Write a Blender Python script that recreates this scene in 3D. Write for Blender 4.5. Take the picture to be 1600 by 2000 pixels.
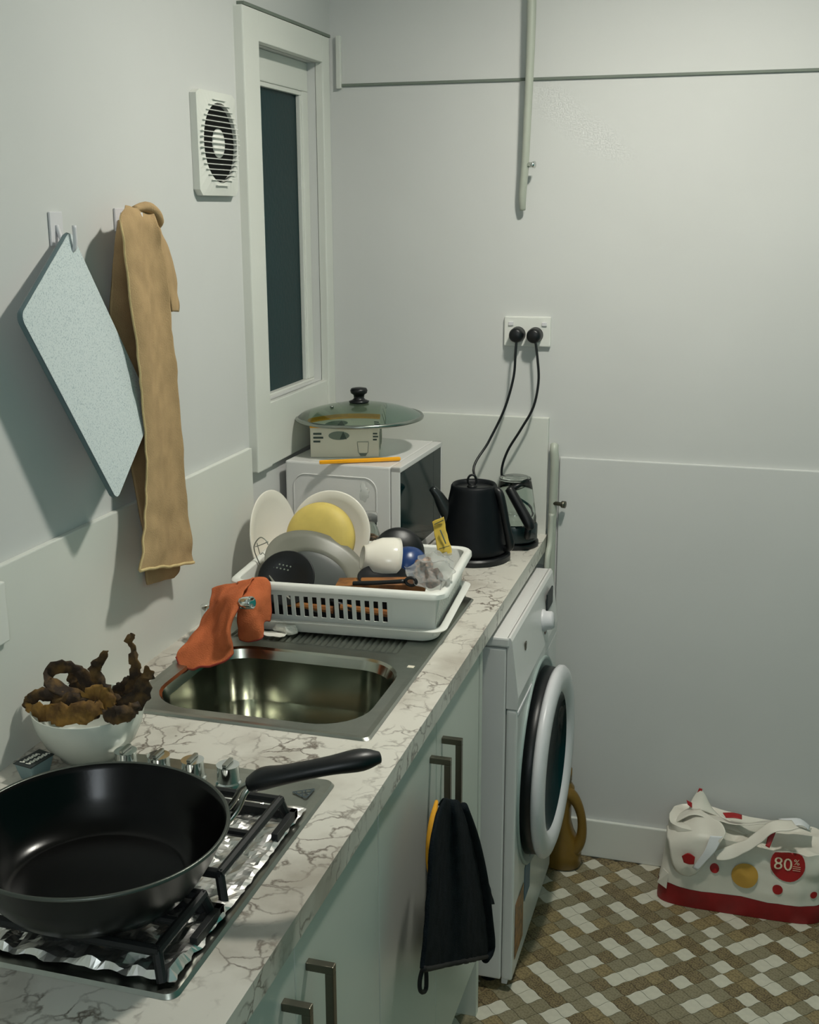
import bpy, bmesh, math, random
from mathutils import Vector, Matrix, noise as mnoise

for o in list(bpy.data.objects): bpy.data.objects.remove(o)
scene = bpy.context.scene
COL = scene.collection
PI = math.pi

# ------------------------------------------------------------------ camera
FPX, PITCH, YAW, ROLL = 2291.35, 0.253486, 0.284359, -0.002921
CX, CZ = 1.02604, 1.67575
D, W, ZC = 2.8395, 0.5615, 0.88           # back wall, counter front, counter height
_F = Vector((-math.sin(YAW)*math.cos(PITCH), math.cos(YAW)*math.cos(PITCH), -math.sin(PITCH)))
_R0 = Vector((math.cos(YAW), math.sin(YAW), 0)); _U0 = _R0.cross(_F)
_R = math.cos(ROLL)*_R0 + math.sin(ROLL)*_U0
_U = -math.sin(ROLL)*_R0 + math.cos(ROLL)*_U0
CAM = Vector((CX, 0, CZ))
cd = bpy.data.cameras.new('camera'); cam = bpy.data.objects.new('camera', cd); COL.objects.link(cam)
cd.sensor_fit = 'VERTICAL'; cd.sensor_height = 36.0; cd.lens = FPX/2000*36.0
cd.clip_start = .05; cd.clip_end = 50
M = Matrix((( _R.x, _U.x, -_F.x, CAM.x), (_R.y, _U.y, -_F.y, CAM.y), (_R.z, _U.z, -_F.z, CAM.z), (0,0,0,1)))
cam.matrix_world = M
scene.camera = cam

# ------------------------------------------------------------------ world, exposure
wd = bpy.data.worlds.new('night'); scene.world = wd; wd.use_nodes = True
bgn = wd.node_tree.nodes['Background']
bgn.inputs[0].default_value = (0.08, 0.62, 0.52, 1); bgn.inputs[1].default_value = 0.22
scene.view_settings.view_transform = 'Standard'
scene.view_settings.look = 'None'
scene.view_settings.gamma = 1.0
scene.view_settings.use_curve_mapping = False
scene.view_settings.exposure = 0.0
LAMP_POS = (0.92, 1.98, 2.445); LAMP_R = 0.07; LAMP_E = 430.0; FILL_E = 12.0

# ------------------------------------------------------------------ helpers
AX = {'x': 0, 'y': 1, 'z': 2}
def ray(u, v):
    return _F + (u-800)/FPX*_R - (v-1000)/FPX*_U
def P(u, v, ax, val):
    "the point at distance plane ax = val seen at photo pixel u, v"
    d = ray(u, v); i = AX[ax]; t = (val-CAM[i])/d[i]
    return CAM + t*d

WORLD = {}
def link(name, me, mat=None, parent=None, smooth=False, origin=None):
    if me.vertices:
        if origin is None:
            xs = [v.co.x for v in me.vertices]; ys = [v.co.y for v in me.vertices]; zs = [v.co.z for v in me.vertices]
            origin = Vector(((min(xs)+max(xs))/2, (min(ys)+max(ys))/2, min(zs)))
        else: origin = Vector(origin)
        me.transform(Matrix.Translation(-origin))
    ob = bpy.data.objects.new(name, me); COL.objects.link(ob)
    WORLD[ob.name] = origin.copy()
    if parent is not None:
        ob.parent = parent; ob.location = origin - WORLD[parent.name]
    else: ob.location = origin
    if mat is not None: me.materials.append(mat)
    if smooth:
        for p in me.polygons: p.use_smooth = True
    me.update()
    return ob
def mesh_of(vs, fs, name='m'):
    me = bpy.data.meshes.new(name); me.from_pydata([tuple(v) for v in vs], [], fs); me.update(); return me
def empty(name, loc):
    o = bpy.data.objects.new(name, None); COL.objects.link(o); o.empty_display_size = .02
    o.location = loc; WORLD[o.name] = Vector(loc); return o
def tag(o, label, cat, group=None):
    o['label'] = label; o['category'] = cat
    if group: o['group'] = group
    return o
def struct(o, label=None, cat=None):
    o['kind'] = 'structure'
    if label: o['label'] = label
    if cat: o['category'] = cat
    return o

class MB:
    "collects pieces of ONE part"
    def __init__(s): s.v = []; s.f = []
    def add(s, vs, fs):
        n = len(s.v); s.v += [Vector(v) for v in vs]; s.f += [tuple(i+n for i in f) for f in fs]; return s
    def box(s, a, b, bevel=0, seg=2):
        a = Vector(a); b = Vector(b)
        bm = bmesh.new(); bmesh.ops.create_cube(bm, size=1)
        for v in bm.verts:
            v.co = Vector([(a[i]+b[i])/2 + v.co[i]*(b[i]-a[i]) for i in range(3)])
        if bevel: bmesh.ops.bevel(bm, geom=bm.edges[:], offset=bevel, segments=seg, profile=.6, affect='EDGES')
        bm.verts.index_update()
        s.add([v.co.copy() for v in bm.verts], [[v.index for v in f.verts] for f in bm.faces]); bm.free(); return s
    def tube(s, path, r, n=10, flat=None, cap=True, up=None):
        path = [Vector(p) for p in path]; m = len(path)
        if not hasattr(r, '__len__'): r = [r]*m
        if flat is None: flat = 1.0
        if not hasattr(flat, '__len__'): flat = [flat]*m
        tang = []
        for i in range(m):
            t = path[min(i+1, m-1)] - path[max(i-1, 0)]
            tang.append(t.normalized() if t.length > 1e-9 else Vector((0,0,1)))
        ref = Vector(up) if up else (Vector((0,0,1)) if abs(tang[0].z) < .9 else Vector((1,0,0)))
        nrm = (ref - tang[0]*ref.dot(tang[0])).normalized()
        vs = []; 
        for i in range(m):
            nrm = (nrm - tang[i]*nrm.dot(tang[i]))
            nrm = nrm.normalized() if nrm.length > 1e-6 else tang[i].orthogonal().normalized()
            bn = tang[i].cross(nrm)
            for k in range(n):
                a = 2*PI*k/n
                vs.append(path[i] + nrm*math.cos(a)*r[i]*flat[i] + bn*math.sin(a)*r[i])
        fs = []
        for i in range(m-1):
            for k in range(n):
                fs.append((i*n+k, i*n+(k+1)%n, (i+1)*n+(k+1)%n, (i+1)*n+k))
        if cap: fs.append(tuple(range(n))[::-1]); fs.append(tuple((m-1)*n+k for k in range(n)))
        return s.add(vs, fs)
    def lathe(s, prof, mat=None, n=40, closed=False):
        "prof [(r, z)] about local z, then mat (Matrix) places it"
        mat = mat or Matrix(); vs = []; fs = []; m = len(prof); idx = []
        for r, z in prof:
            if r < 1e-6: idx.append([len(vs)]*n); vs.append(mat @ Vector((0, 0, z)))
            else:
                idx.append([len(vs)+k for k in range(n)])
                for k in range(n):
                    a = 2*PI*k/n; vs.append(mat @ Vector((r*math.cos(a), r*math.sin(a), z)))
        rng = range(m) if closed else range(m-1)
        for i in rng:
            j = (i+1) % m
            for k in range(n):
                q = [idx[i][k], idx[i][(k+1)%n], idx[j][(k+1)%n], idx[j][k]]
                q2 = []
                for t in q:
                    if t not in q2: q2.append(t)
                if len(q2) > 2: fs.append(tuple(q2))
        return s.add(vs, fs)
    def grid(s, rows, closed=False):
        "rows of equal length"
        h = len(rows); w = len(rows[0]); vs = [p for r in rows for p in r]; fs = []
        for i in range(h-1):
            for j in range(w if closed else w-1):
                k = (j+1) % w
                fs.append((i*w+j, i*w+k, (i+1)*w+k, (i+1)*w+j))
        return s.add(vs, fs)
    def prism(s, poly, d):
        "polygon of 3D points extruded by vector d"
        d = Vector(d); n = len(poly); a = [Vector(p) for p in poly]; b = [p+d for p in a]
        return s.add(a+b, [tuple(range(n))[::-1], tuple(range(n, 2*n))] + [(i, (i+1)%n, n+(i+1)%n, n+i) for i in range(n)])
    def xf(s, mat):
        s.v = [mat @ v for v in s.v]; return s
    def out(s, name, mat, parent=None, smooth=False, origin=None, auto=None):
        me = mesh_of(s.v, s.f, name)
        bm = bmesh.new(); bm.from_mesh(me); bmesh.ops.recalc_face_normals(bm, faces=bm.faces[:]); bm.to_mesh(me); bm.free()
        o = link(name, me, mat, parent, smooth, origin)
        if auto is not None:
            for p in me.polygons: p.use_smooth = True
            bm = bmesh.new(); bm.from_mesh(me)
            for e in bm.edges:
                if len(e.link_faces) == 2 and e.calc_face_angle(0) > auto: e.smooth = False
            bm.to_mesh(me); bm.free()
        return o

def cr(pts, n):
    "Catmull-Rom resample of a list of Vectors to n points"
    pts = [Vector(p) for p in pts]; m = len(pts); out = []
    for i in range(n):
        t = i*(m-1)/(n-1); k = min(int(t), m-2); f = t-k
        p0 = pts[max(k-1,0)]; p1 = pts[k]; p2 = pts[k+1]; p3 = pts[min(k+2,m-1)]
        out.append(.5*((2*p1)+(p2-p0)*f+(2*p0-5*p1+4*p2-p3)*f*f+(3*p1-p0-3*p2+p3)*f**3))
    return out
def crs(vals, n):
    return [v.x for v in cr([Vector((a,0,0)) for a in vals], n)]
def patch(strands, nu, nv):
    "smooth grid through strands (lists of Vectors of equal count): returns rows"
    cols = [cr(st, nv) for st in strands]
    return [cr([c[i] for c in cols], nu) for i in range(nv)]
def solid(o, th, off=0):
    m = o.modifiers.new('solid', 'SOLIDIFY'); m.thickness = th; m.offset = off; return o
def subs(o, n=1):
    m = o.modifiers.new('sub', 'SUBSURF'); m.levels = n; m.render_levels = n; return o
def jitter(rows, amp, sc, seed=0):
    for r in rows:
        for i, v in enumerate(r):
            q = v*sc + Vector((seed*7.3, seed*3.1, seed*1.7))
            r[i] = v + Vector(mnoise.noise_vector(q))*amp
    return rows
def frame(loc, z, x=(1,0,0)):
    "matrix whose local z is along z"
    z = Vector(z).normalized(); x = Vector(x); x = (x - z*x.dot(z))
    x = x.normalized() if x.length > 1e-4 else z.orthogonal().normalized()
    y = z.cross(x)
    return Matrix(((x.x,y.x,z.x,loc[0]),(x.y,y.y,z.y,loc[1]),(x.z,y.z,z.z,loc[2]),(0,0,0,1)))
def rotz(a, c):
    c = Vector(c); return Matrix.Translation(c) @ Matrix.Rotation(a, 4, 'Z') @ Matrix.Translation(-c)
def text_mesh(body, size, depth, mat4):
    cu = bpy.data.curves.new('t', 'FONT'); cu.body = body; cu.size = size; cu.extrude = depth
    cu.align_x = 'CENTER'; cu.align_y = 'CENTER'; cu.resolution_u = 3
    ob = bpy.data.objects.new('t', cu); COL.objects.link(ob)
    dg = bpy.context.evaluated_depsgraph_get()
    me = bpy.data.meshes.new_from_object(ob.evaluated_get(dg))
    bpy.data.objects.remove(ob); me.transform(mat4); return me

# ------------------------------------------------------------------ materials
def lin(c):
    return tuple(((x/255)/12.92 if x/255 <= .04045 else ((x/255+.055)/1.055)**2.4) for x in c)
def mat(name, col, rough=.5, metal=0, spec=.5, var=0, vscale=8, bump=0, bscale=60, trans=0, ior=1.45, alpha=1, coat=0, emit=None, col2=None, cscale=20, cramp=(.45,.6), sss=0, sheen=0, detail=4, coord='Object'):
    m = bpy.data.materials.new(name); m.use_nodes = True; nt = m.node_tree; b = nt.nodes['Principled BSDF']
    c = lin(col) + (1,)
    b.inputs['Base Color'].default_value = c; b.inputs['Roughness'].default_value = rough
    b.inputs['Metallic'].default_value = metal; b.inputs['Specular IOR Level'].default_value = spec
    b.inputs['Transmission Weight'].default_value = trans; b.inputs['IOR'].default_value = ior
    b.inputs['Alpha'].default_value = alpha; b.inputs['Coat Weight'].default_value = coat
    b.inputs['Sheen Weight'].default_value = sheen
    if sss: b.inputs['Subsurface Weight'].default_value = sss; b.inputs['Subsurface Radius'].default_value = (.01,.01,.01)
    tc = nt.nodes.new('ShaderNodeTexCoord')
    if var or col2:
        nz = nt.nodes.new('ShaderNodeTexNoise'); nz.inputs['Scale'].default_value = cscale if col2 else vscale
        nz.inputs['Detail'].default_value = detail
        nt.links.new(tc.outputs[coord], nz.inputs['Vector'])
        rp = nt.nodes.new('ShaderNodeValToRGB')
        rp.color_ramp.elements[0].position = cramp[0] if col2 else .3
        rp.color_ramp.elements[1].position = cramp[1] if col2 else .7
        if col2: rp.color_ramp.elements[0].color = c; rp.color_ramp.elements[1].color = lin(col2)+(1,)
        else:
            rp.color_ramp.elements[0].color = tuple(x*(1-var) for x in c[:3])+(1,)
            rp.color_ramp.elements[1].color = tuple(min(1, x*(1+var)) for x in c[:3])+(1,)
        nt.links.new(nz.outputs['Fac'], rp.inputs['Fac']); nt.links.new(rp.outputs['Color'], b.inputs['Base Color'])
    if bump:
        n2 = nt.nodes.new('ShaderNodeTexNoise'); n2.inputs['Scale'].default_value = bscale; n2.inputs['Detail'].default_value = 3
        nt.links.new(tc.outputs[coord], n2.inputs['Vector'])
        bp = nt.nodes.new('ShaderNodeBump'); bp.inputs['Strength'].default_value = bump; bp.inputs['Distance'].default_value = .002
        nt.links.new(n2.outputs['Fac'], bp.inputs['Height']); nt.links.new(bp.outputs['Normal'], b.inputs['Normal'])
    if emit:
        b.inputs['Emission Color'].default_value = lin(emit[0])+(1,); b.inputs['Emission Strength'].default_value = emit[1]
    return m

def marble_mat():
    m = bpy.data.materials.new('marble_laminate'); m.use_nodes = True; nt = m.node_tree; b = nt.nodes['Principled BSDF']
    N = nt.nodes.new; L = nt.links.new
    tc = N('ShaderNodeTexCoord')
    nd = N('ShaderNodeTexNoise'); nd.inputs['Scale'].default_value = 14; nd.inputs['Detail'].default_value = 5
    L(tc.outputs['Object'], nd.inputs['Vector'])
    mx = N('ShaderNodeVectorMath'); mx.operation = 'MULTIPLY_ADD'; mx.inputs[1].default_value = (.13,.13,.13)
    L(nd.outputs['Color'], mx.inputs[0]); L(tc.outputs['Object'], mx.inputs[2])
    vo = N('ShaderNodeTexVoronoi'); vo.feature = 'DISTANCE_TO_EDGE'; vo.inputs['Scale'].default_value = 21
    L(mx.outputs[0], vo.inputs['Vector'])
    r1 = N('ShaderNodeValToRGB'); r1.color_ramp.elements[0].position = 0; r1.color_ramp.elements[0].color = (1,1,1,1)
    r1.color_ramp.elements[1].position = .075; r1.color_ramp.elements[1].color = (0,0,0,1)
    L(vo.outputs['Distance'], r1.inputs['Fac'])
    n2 = N('ShaderNodeTexNoise'); n2.inputs['Scale'].default_value = 13; n2.inputs['Detail'].default_value = 6
    L(tc.outputs['Object'], n2.inputs['Vector'])
    r2 = N('ShaderNodeValToRGB'); r2.color_ramp.elements[0].position = .42; r2.color_ramp.elements[0].color = (0,0,0,1)
    r2.color_ramp.elements[1].position = .60; r2.color_ramp.elements[1].color = (1,1,1,1)
    L(n2.outputs['Fac'], r2.inputs['Fac'])
    mu = N('ShaderNodeMath'); mu.operation = 'MULTIPLY'; L(r1.outputs['Color'], mu.inputs[0]); L(r2.outputs['Color'], mu.inputs[1])
    n3 = N('ShaderNodeTexNoise'); n3.inputs['Scale'].default_value = 5; n3.inputs['Detail'].default_value = 6
    L(tc.outputs['Object'], n3.inputs['Vector'])
    r3 = N('ShaderNodeValToRGB'); r3.color_ramp.elements[0].position = .35; r3.color_ramp.elements[0].color = lin((214,210,200))+(1,)
    r3.color_ramp.elements[1].position = .72; r3.color_ramp.elements[1].color = lin((166,158,146))+(1,)
    e = r3.color_ramp.elements.new(.55); e.color = lin((208,203,193))+(1,)
    L(n3.outputs['Fac'], r3.inputs['Fac'])
    mi = N('ShaderNodeMix'); mi.data_type = 'RGBA'; mi.inputs['B'].default_value = lin((108,97,87))+(1,)
    L(mu.outputs[0], mi.inputs['Factor']); L(r3.outputs['Color'], mi.inputs['A'])
    L(mi.outputs['Result'], b.inputs['Base Color']); b.inputs['Roughness'].default_value = .32
    return m

WALL = mat('wall_paint', (207,207,205), .6, var=.03, vscale=2.2, bump=.10, bscale=26, spec=.22)
TRIMW = mat('white_gloss_trim', (216,217,210), .32, var=.02, vscale=5, bump=.05, bscale=30)
CEIL = mat('ceiling_paint', (210,212,206), .7, var=.03, bump=.1)
CAB = mat('white_cabinet_board', (206,208,198), .35, var=.02, vscale=6, bump=.03)
MARBLE = marble_mat()
STEEL = mat('brushed_steel', (168,170,162), .30, metal=1, var=.06, vscale=40, bump=.04, bscale=200)
STEELD = mat('sink_steel', (170,172,160), .16, metal=1, var=.08, vscale=12, bump=.05, bscale=9)
CHROME = mat('chrome', (225,228,226), .08, metal=1, var=.02)
HANDLE = mat('satin_handle', (120,116,104), .35, metal=1, var=.05)
PLAST = mat('white_plastic', (226,226,220), .35, var=.02, sss=.05)
PLAST2 = mat('cool_white_plastic', (212,210,213), .3, var=.02)
ENAMEL = mat('appliance_enamel', (216,214,212), .22, var=.015, vscale=5)
BLACK = mat('black_nonstick', (7,6,6), .2, spec=.25, var=.2, vscale=30, bump=.02, bscale=300)
BLACKP = mat('black_plastic', (16,18,20), .38, var=.15, vscale=40, bump=.03)
BLACKM = mat('matte_black', (13,16,20), .5, spec=.3, var=.15, vscale=30)
IRON = mat('cast_iron', (18,20,21), .55, var=.2, vscale=60, bump=.15, bscale=180)
FOIL = mat('aluminium_foil', (235,233,230), .32, metal=1, var=.05, bump=.3, bscale=50)
GLASSD = mat('frosted_dark_glass', (14,78,84), .28, spec=.2, trans=.75, ior=1.3, var=.12, vscale=3, bump=.25, bscale=90)
GLASSC = mat('clear_glass', (238,244,240), .02, trans=1, ior=1.45)
LIDG = mat('lid_glass', (205,226,216), .03, trans=1, ior=1.3)
FILM = mat('clear_plastic_film', (240,240,238), .18, trans=.8, ior=1.08, bump=.4, bscale=70)
DGLASS = mat('dark_door_glass', (12,36,38), .07, spec=.18, var=.1)
TOWELT = mat('tan_microfibre', (176,148,110), .95, spec=.15, var=.12, vscale=25, bump=.5, bscale=420)
TOWELH = mat('tan_hem', (206,182,132), .9, var=.06, vscale=60, bump=.4, bscale=500)
CLOTHO = mat('orange_microfibre', (190,104,66), .95, spec=.15, var=.14, vscale=34, bump=.6, bscale=420)
CLOTHR = mat('red_hem_thread', (146,56,44), .9, var=.1, vscale=60)
TOWELK = mat('charcoal_terry', (22,27,31), .95, spec=.1, var=.25, vscale=40, bump=.8, bscale=420)
BLKHEM = mat('black_binding', (14,12,12), .8, var=.1)
BOARD = mat('speckled_board', (208,217,218), .45, col2=(166,181,186), cscale=420, cramp=(.52,.68), detail=2, bump=.06, bscale=400)
BOARDE = mat('board_edge', (92,112,116), .5, var=.05)
CERAM = mat('white_ceramic', (232,226,214), .14, var=.02, sss=.05)
CERAMB = mat('pale_bowl', (205,208,198), .2, var=.02)
YELLOW = mat('yellow_glaze', (214,190,104), .55, var=.07, vscale=30)
GREYPL = mat('grey_plastic', (118,117,106), .35, var=.06, vscale=9)
BLUE = mat('blue_enamel', (30,58,110), .3, var=.08)
WOOD = mat('brown_wood', (150,96,44), .5, col2=(110,66,30), cscale=30, var=.1)
AMBER = mat('amber_plastic', (118,90,36), .28, var=.15, vscale=14, sss=.1)
PEEL = mat('dried_peel', (48,35,23), .8, col2=(110,82,42), cscale=38, cramp=(.42,.66), bump=1.0, bscale=90)
PEELY = mat('golden_peel', (92,64,28), .8, col2=(150,112,50), cscale=45, cramp=(.35,.65), bump=1.0, bscale=80)
YSTICK = mat('yellow_orange_plastic', (244,168,24), .4, var=.04)
CARD = mat('white_card', (222,214,196), .5, var=.03)
PRINT = mat('grey_print', (120,128,116), .6, var=.1)
PRINTD = mat('dark_print', (66,78,70), .6, var=.1)
REDP = mat('red_print', (160,26,28), .45, var=.08, vscale=20)
REDB = mat('red_band', (140,28,30), .5, var=.15, vscale=25, bump=.3, bscale=60)
BAGW = mat('white_woven_poly', (222,216,204), .38, var=.05, vscale=12, bump=.35, bscale=26)
BAGG = mat('bag_gloss_strap', (226,226,228), .2, var=.03, bump=.2, bscale=30)
MUST = mat('mustard_print', (196,150,66), .45, var=.08)
CREAMP = mat('cream_print', (226,208,180), .5, var=.04)
GROUT = mat('floor_grout', (78,74,60), .7, var=.15, vscale=40)
TWH = mat('tile_white', (196,192,176), .42, var=.06, vscale=60, bump=.1)
TBG = mat('tile_beige', (138,130,106), .45, col2=(112,104,80), cscale=190, cramp=(.4,.65))
TTN = mat('tile_tan', (146,130,94), .45, col2=(108,94,66), cscale=170, cramp=(.4,.62))
TBR = mat('tile_brown', (132,118,86), .45, col2=(76,62,44), cscale=230, cramp=(.42,.62))
DARK = mat('dark_void', (10,11,8), .8, var=.2)
DKGREY = mat('dark_grey_rubber', (34,40,42), .5, var=.15)
PAINTPIPE = mat('painted_pipe', (176,180,168), .4, var=.05, vscale=12)
SPICE = mat('speckled_spice', (60,46,36), .8, col2=(188,140,112), cscale=120, cramp=(.42,.58))
PINKM = mat('pink_grain', (190,136,112), .8, col2=(120,86,70), cscale=160)
NAVY = mat('navy_paper', (52,66,72), .6, var=.1)
STKB = mat('blue_sticker', (36,98,126), .4, var=.15, vscale=60)
STKO = mat('orange_sticker', (160,112,62), .4, col2=(110,76,50), cscale=60)
PAPER = mat('white_paper', (226,224,214), .7, var=.04)
FILLMAT = mat('fill_glow', (255,250,240), .5, emit=((240,250,255), FILL_E))
LAMPM = mat('lamp_glass', (255,240,214), .5, emit=((252,250,238), LAMP_E))

# ================================================================== SETTING
Y0, XR, ZT = -0.9, 2.45, 2.47
# floor slab + tiles
flo = struct(MB().box((-.1, Y0, -.06), (XR+.1, D+.1, -.0022)).out('floor', GROUT, origin=(1, 1, -.0022)), 'floor of small wavy beige and white tiles', 'floor')
TA = Vector((.02893553, .02709071, 0)); TB = Vector((.02847004, -.02500602, 0)); TO = Vector((.85461675, 2.50361722, 0))
WHITE = {(-12,2),(-11,2),(-9,1),(-9,2),(-9,4),(-8,4),(-7,0),(-7,1),(-7,2),(-6,4),(-6,5),(-5,1),(-4,-2),(-4,-1),(-4,1),(-4,3),(-4,5),(-3,3),(-3,5),(-2,-6),(-2,-4),(-2,-3),(-2,-2),(-2,0),(-2,1),(-2,3),(-2,7),(-1,-6),(-1,-4),(-1,3),(-1,5),(-1,7),(0,0),(0,1),(0,9),(1,-8),(1,-6),(1,-5),(1,-3),(1,-2),(1,3),(1,6),(1,8),(1,10),(2,-6),(2,0),(2,1),(2,5),(2,10),(3,-8),(3,-3),(3,3),(3,7),(3,8),(4,-6),(4,-5),(4,-3),(4,-2),(4,0),(4,2),(4,4),(4,6),(4,10),(5,4),(5,6),(5,8),(6,-6),(6,1),(6,2),(6,4),(7,5),(7,6),(8,2),(9,4)}
def tile_outline():
    pts = []; n = 6; s = .972; am = .036
    def wob(t): return am*math.sin(2*PI*t)
    for i in range(n): t = i/n; pts.append((-.5+t, -.5+wob(t)))
    for i in range(n): t = i/n; pts.append((.5+wob(t), -.5+t))
    for i in range(n): t = i/n; pts.append((.5-t, .5+wob(1-t)))
    for i in range(n): t = i/n; pts.append((-.5+wob(1-t), .5-t))
    return [(a*s, b*s) for a, b in pts]
OUTL = tile_outline()
def tile_geo(c):
    top = [c + TA*a + TB*b for a, b in OUTL]; n = len(top)
    low = [p + Vector((0,0,-.0022)) for p in top]
    fs = [tuple(range(n))[::-1]] + [(i, (i+1)%n, n+(i+1)%n, n+i) for i in range(n)]
    return top+low, fs
tile_meshes = []
for mt in (TWH, TBG, TTN, TBR):
    vs, fs = tile_geo(Vector((0,0,0))); me = mesh_of(vs, fs, 'tile'); me.materials.append(mt); tile_meshes.append(me)
cells = []
rnd = random.Random(5)
for i in range(-50, 45):
    for j in range(-45, 60):
        c = TO + TA*i + TB*j
        if not (.30 < c.x < XR-.02 and 1.2 < c.y < D-.012): continue
        d = c - CAM; z = d.dot(_F); u = 800+FPX*d.dot(_R)/z; v = 1000-FPX*d.dot(_U)/z
        vis = (-20 < u < 1620 and v < 2025) and not (c.x < .60 and 2.2 < c.y < 2.71) and not (c.x < .555 and c.y < 2.2) and (u > 880)
        if (i, j) in WHITE: k = 0
        else:
            known = vis and 1000 < u < 1600 and 1690 < v < 2000
            q = rnd.random(); k = (0 if q < .2 and not known else (1 if q < .5 else (2 if q < .68 else 3)))
        cells.append((z, vis, c, k, i, j))
vis_cells = sorted([c for c in cells if c[1]], key=lambda c: c[0])[:300]
keep = set((c[4], c[5]) for c in vis_cells)
for z, vis, c, k, i, j in vis_cells:
    o = bpy.data.objects.new('tile', tile_meshes[k]); COL.objects.link(o); o.parent = flo
    o.location = c - WORLD['floor']
rest = MB(); rm = []
for z, vis, c, k, i, j in cells:
    if (i, j) in keep: continue
    vs, fs = tile_geo(c); rest.add(vs, fs); rm += [k]*len(fs)
me = mesh_of(rest.v, rest.f, 'tile_field')
for mt in (TWH, TBG, TTN, TBR): me.materials.append(mt)
for p_, k in zip(me.polygons, rm): p_.material_index = k
o = link('tile_field', me, None, flo); o['kind'] = 'stuff'

# walls. window opening in the left wall
WY0, WY1, WZ0, WZ1 = 2.362, 2.736, 1.262, 2.005
wl = MB()
wl.box((-.14, Y0, -.06), (0, WY0, ZT)); wl.box((-.14, WY1, -.06), (0, D+.1, ZT))
wl.box((-.14, WY0, -.06), (0, WY1, WZ0)); wl.box((-.14, WY0, WZ1), (0, WY1, ZT))
struct(wl.out('wall_left', WALL), 'white painted left wall', 'wall')
struct(MB().box((0, D, -.06), (XR+.1, D+.1, ZT)).out('wall_back', WALL), 'white painted back wall', 'wall')
struct(MB().box((-.14, Y0-.1, -.06), (XR+.1, Y0, ZT)).out('wall_rear', WALL), 'white wall behind the camera', 'wall')
struct(MB().box((-.14, Y0, ZT), (XR+.1, D+.1, ZT+.06)).out('ceiling', CEIL), 'white ceiling out of view', 'ceiling')
# lower wall linings and rails
struct(MB().box((0, Y0, ZC-.02), (.011, 2.272, 1.180), .002).out('trim_1', TRIMW), 'white splashback lining along the left wall', 'splashback')
struct(MB().box((.0, D-.016, .80), (.557, D, 1.176), .002).out('trim_2', TRIMW), 'white splashback panel on the back wall behind the kettles', 'splashback')
struct(MB().box((.586, D-.009, .10), (XR, D, 1.079), .003).out('trim_3', WALL), 'white lower wall lining with ledge on the back wall', 'wall lining')
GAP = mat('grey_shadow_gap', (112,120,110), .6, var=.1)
tr = MB().box((.03, D-.005, 1.960), (XR, D, 1.9665), .001)  # raised strip, the gap's shade is put into its grey
struct(tr.out('trim_4', GAP), 'thin grey strip across the back wall, coloured as the shade of a gap', 'rail')
struct(MB().box((.018, D-.012, 1.955), (.030, D, 2.075), .002).out('trim_5', TRIMW), 'short upright rail end above window corner', 'rail')
struct(MB().box((0, 2.30, 2.066), (.016, 2.80, 2.073), .001).out('trim_6', GAP), 'thin grey rail above window head', 'rail')
struct(MB().box((.586, D-.020, 0), (XR, D-.009, .107), .003).out('baseboard_back', TRIMW), 'white baseboard on the back wall', 'baseboard')

# window
wn = struct(empty('window_1', (0, 2.56, 1.12)), 'narrow white framed window with dark glass', 'window')
MB().box((-.004, 2.283, 1.122), (.020, WY0, 2.064), .003).out('casing_board', TRIMW, wn)
MB().box((-.004, WY1, 1.122), (.019, 2.782, 2.064), .003).out('casing_board', TRIMW, wn)
MB().box((-.004, WY0, WZ1), (.019, WY1, 2.064), .002).out('casing_board', TRIMW, wn)
MB().box((-.004, WY0, 1.122), (.014, WY1, WZ0), .002).out('casing_board', TRIMW, wn)
sx0, sx1 = -.060, -.020
MB().box((sx0, WY0, 1.94), (sx1, WY1, WZ1), .003).out('sash_rail', TRIMW, wn)
MB().box((sx0, WY0, WZ0), (sx1, WY1, 1.268), .002).out('sash_rail', TRIMW, wn)
MB().box((sx0, 2.700, 1.268), (sx1, WY1, 1.94), .003).out('sash_stile', TRIMW, wn)
MB().box((sx0, WY0, 1.268), (sx1, 2.405, 1.94), .003).out('sash_stile', TRIMW, wn)
MB().box((-.040, 2.405, 1.268), (-.034, 2.700, 1.94)).out('glass_pane', GLASSD, wn)
MB().box((-.034, 2.405, 1.930), (-.023, 2.700, 1.94), .002).out('glazing_bead', TRIMW, wn)
MB().box((-.034, 2.691, 1.268), (-.023, 2.700, 1.93), .002).out('glazing_bead', TRIMW, wn)

# ================================================================== LAMP (above the frame)
lp = tag(empty('ceiling_light', (LAMP_POS[0], LAMP_POS[1], ZT)), 'round flush ceiling light above the picture', 'lamp')
TL = Matrix.Translation(LAMP_POS)
MB().lathe([(0,0),(LAMP_R,0),(LAMP_R,.004),(0,.004)], TL, 36).out('diffuser', LAMPM, lp)
MB().lathe([(LAMP_R+.002,.024),(LAMP_R+.016,.024),(LAMP_R+.016,-.010),(LAMP_R+.011,-.014),(LAMP_R+.004,-.012),(LAMP_R+.002,.0)], TL, 40, closed=True).out('bezel', mat('lamp_bezel', (90,92,90), .5, var=.05), lp, auto=.6)

L2 = Vector((1.25, -.58, 1.93))  # added fill globe, no known lamp; brightens camera-facing surfaces
lp2 = tag(empty('fill_globe', L2), 'added glowing globe behind the camera, brightens surfaces facing it', 'lamp')
R2 = .20
MB().lathe([(R2*math.sin(PI*k/16), -R2*math.cos(PI*k/16)) for k in range(17)], Matrix.Translation(L2), 32).out('glow_sphere', FILLMAT, lp2, smooth=True)
MB().tube([L2+Vector((0,0,R2)), Vector((L2.x, L2.y, ZT))], .005, 8).out('fill_cord', PLAST, lp2)

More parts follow.
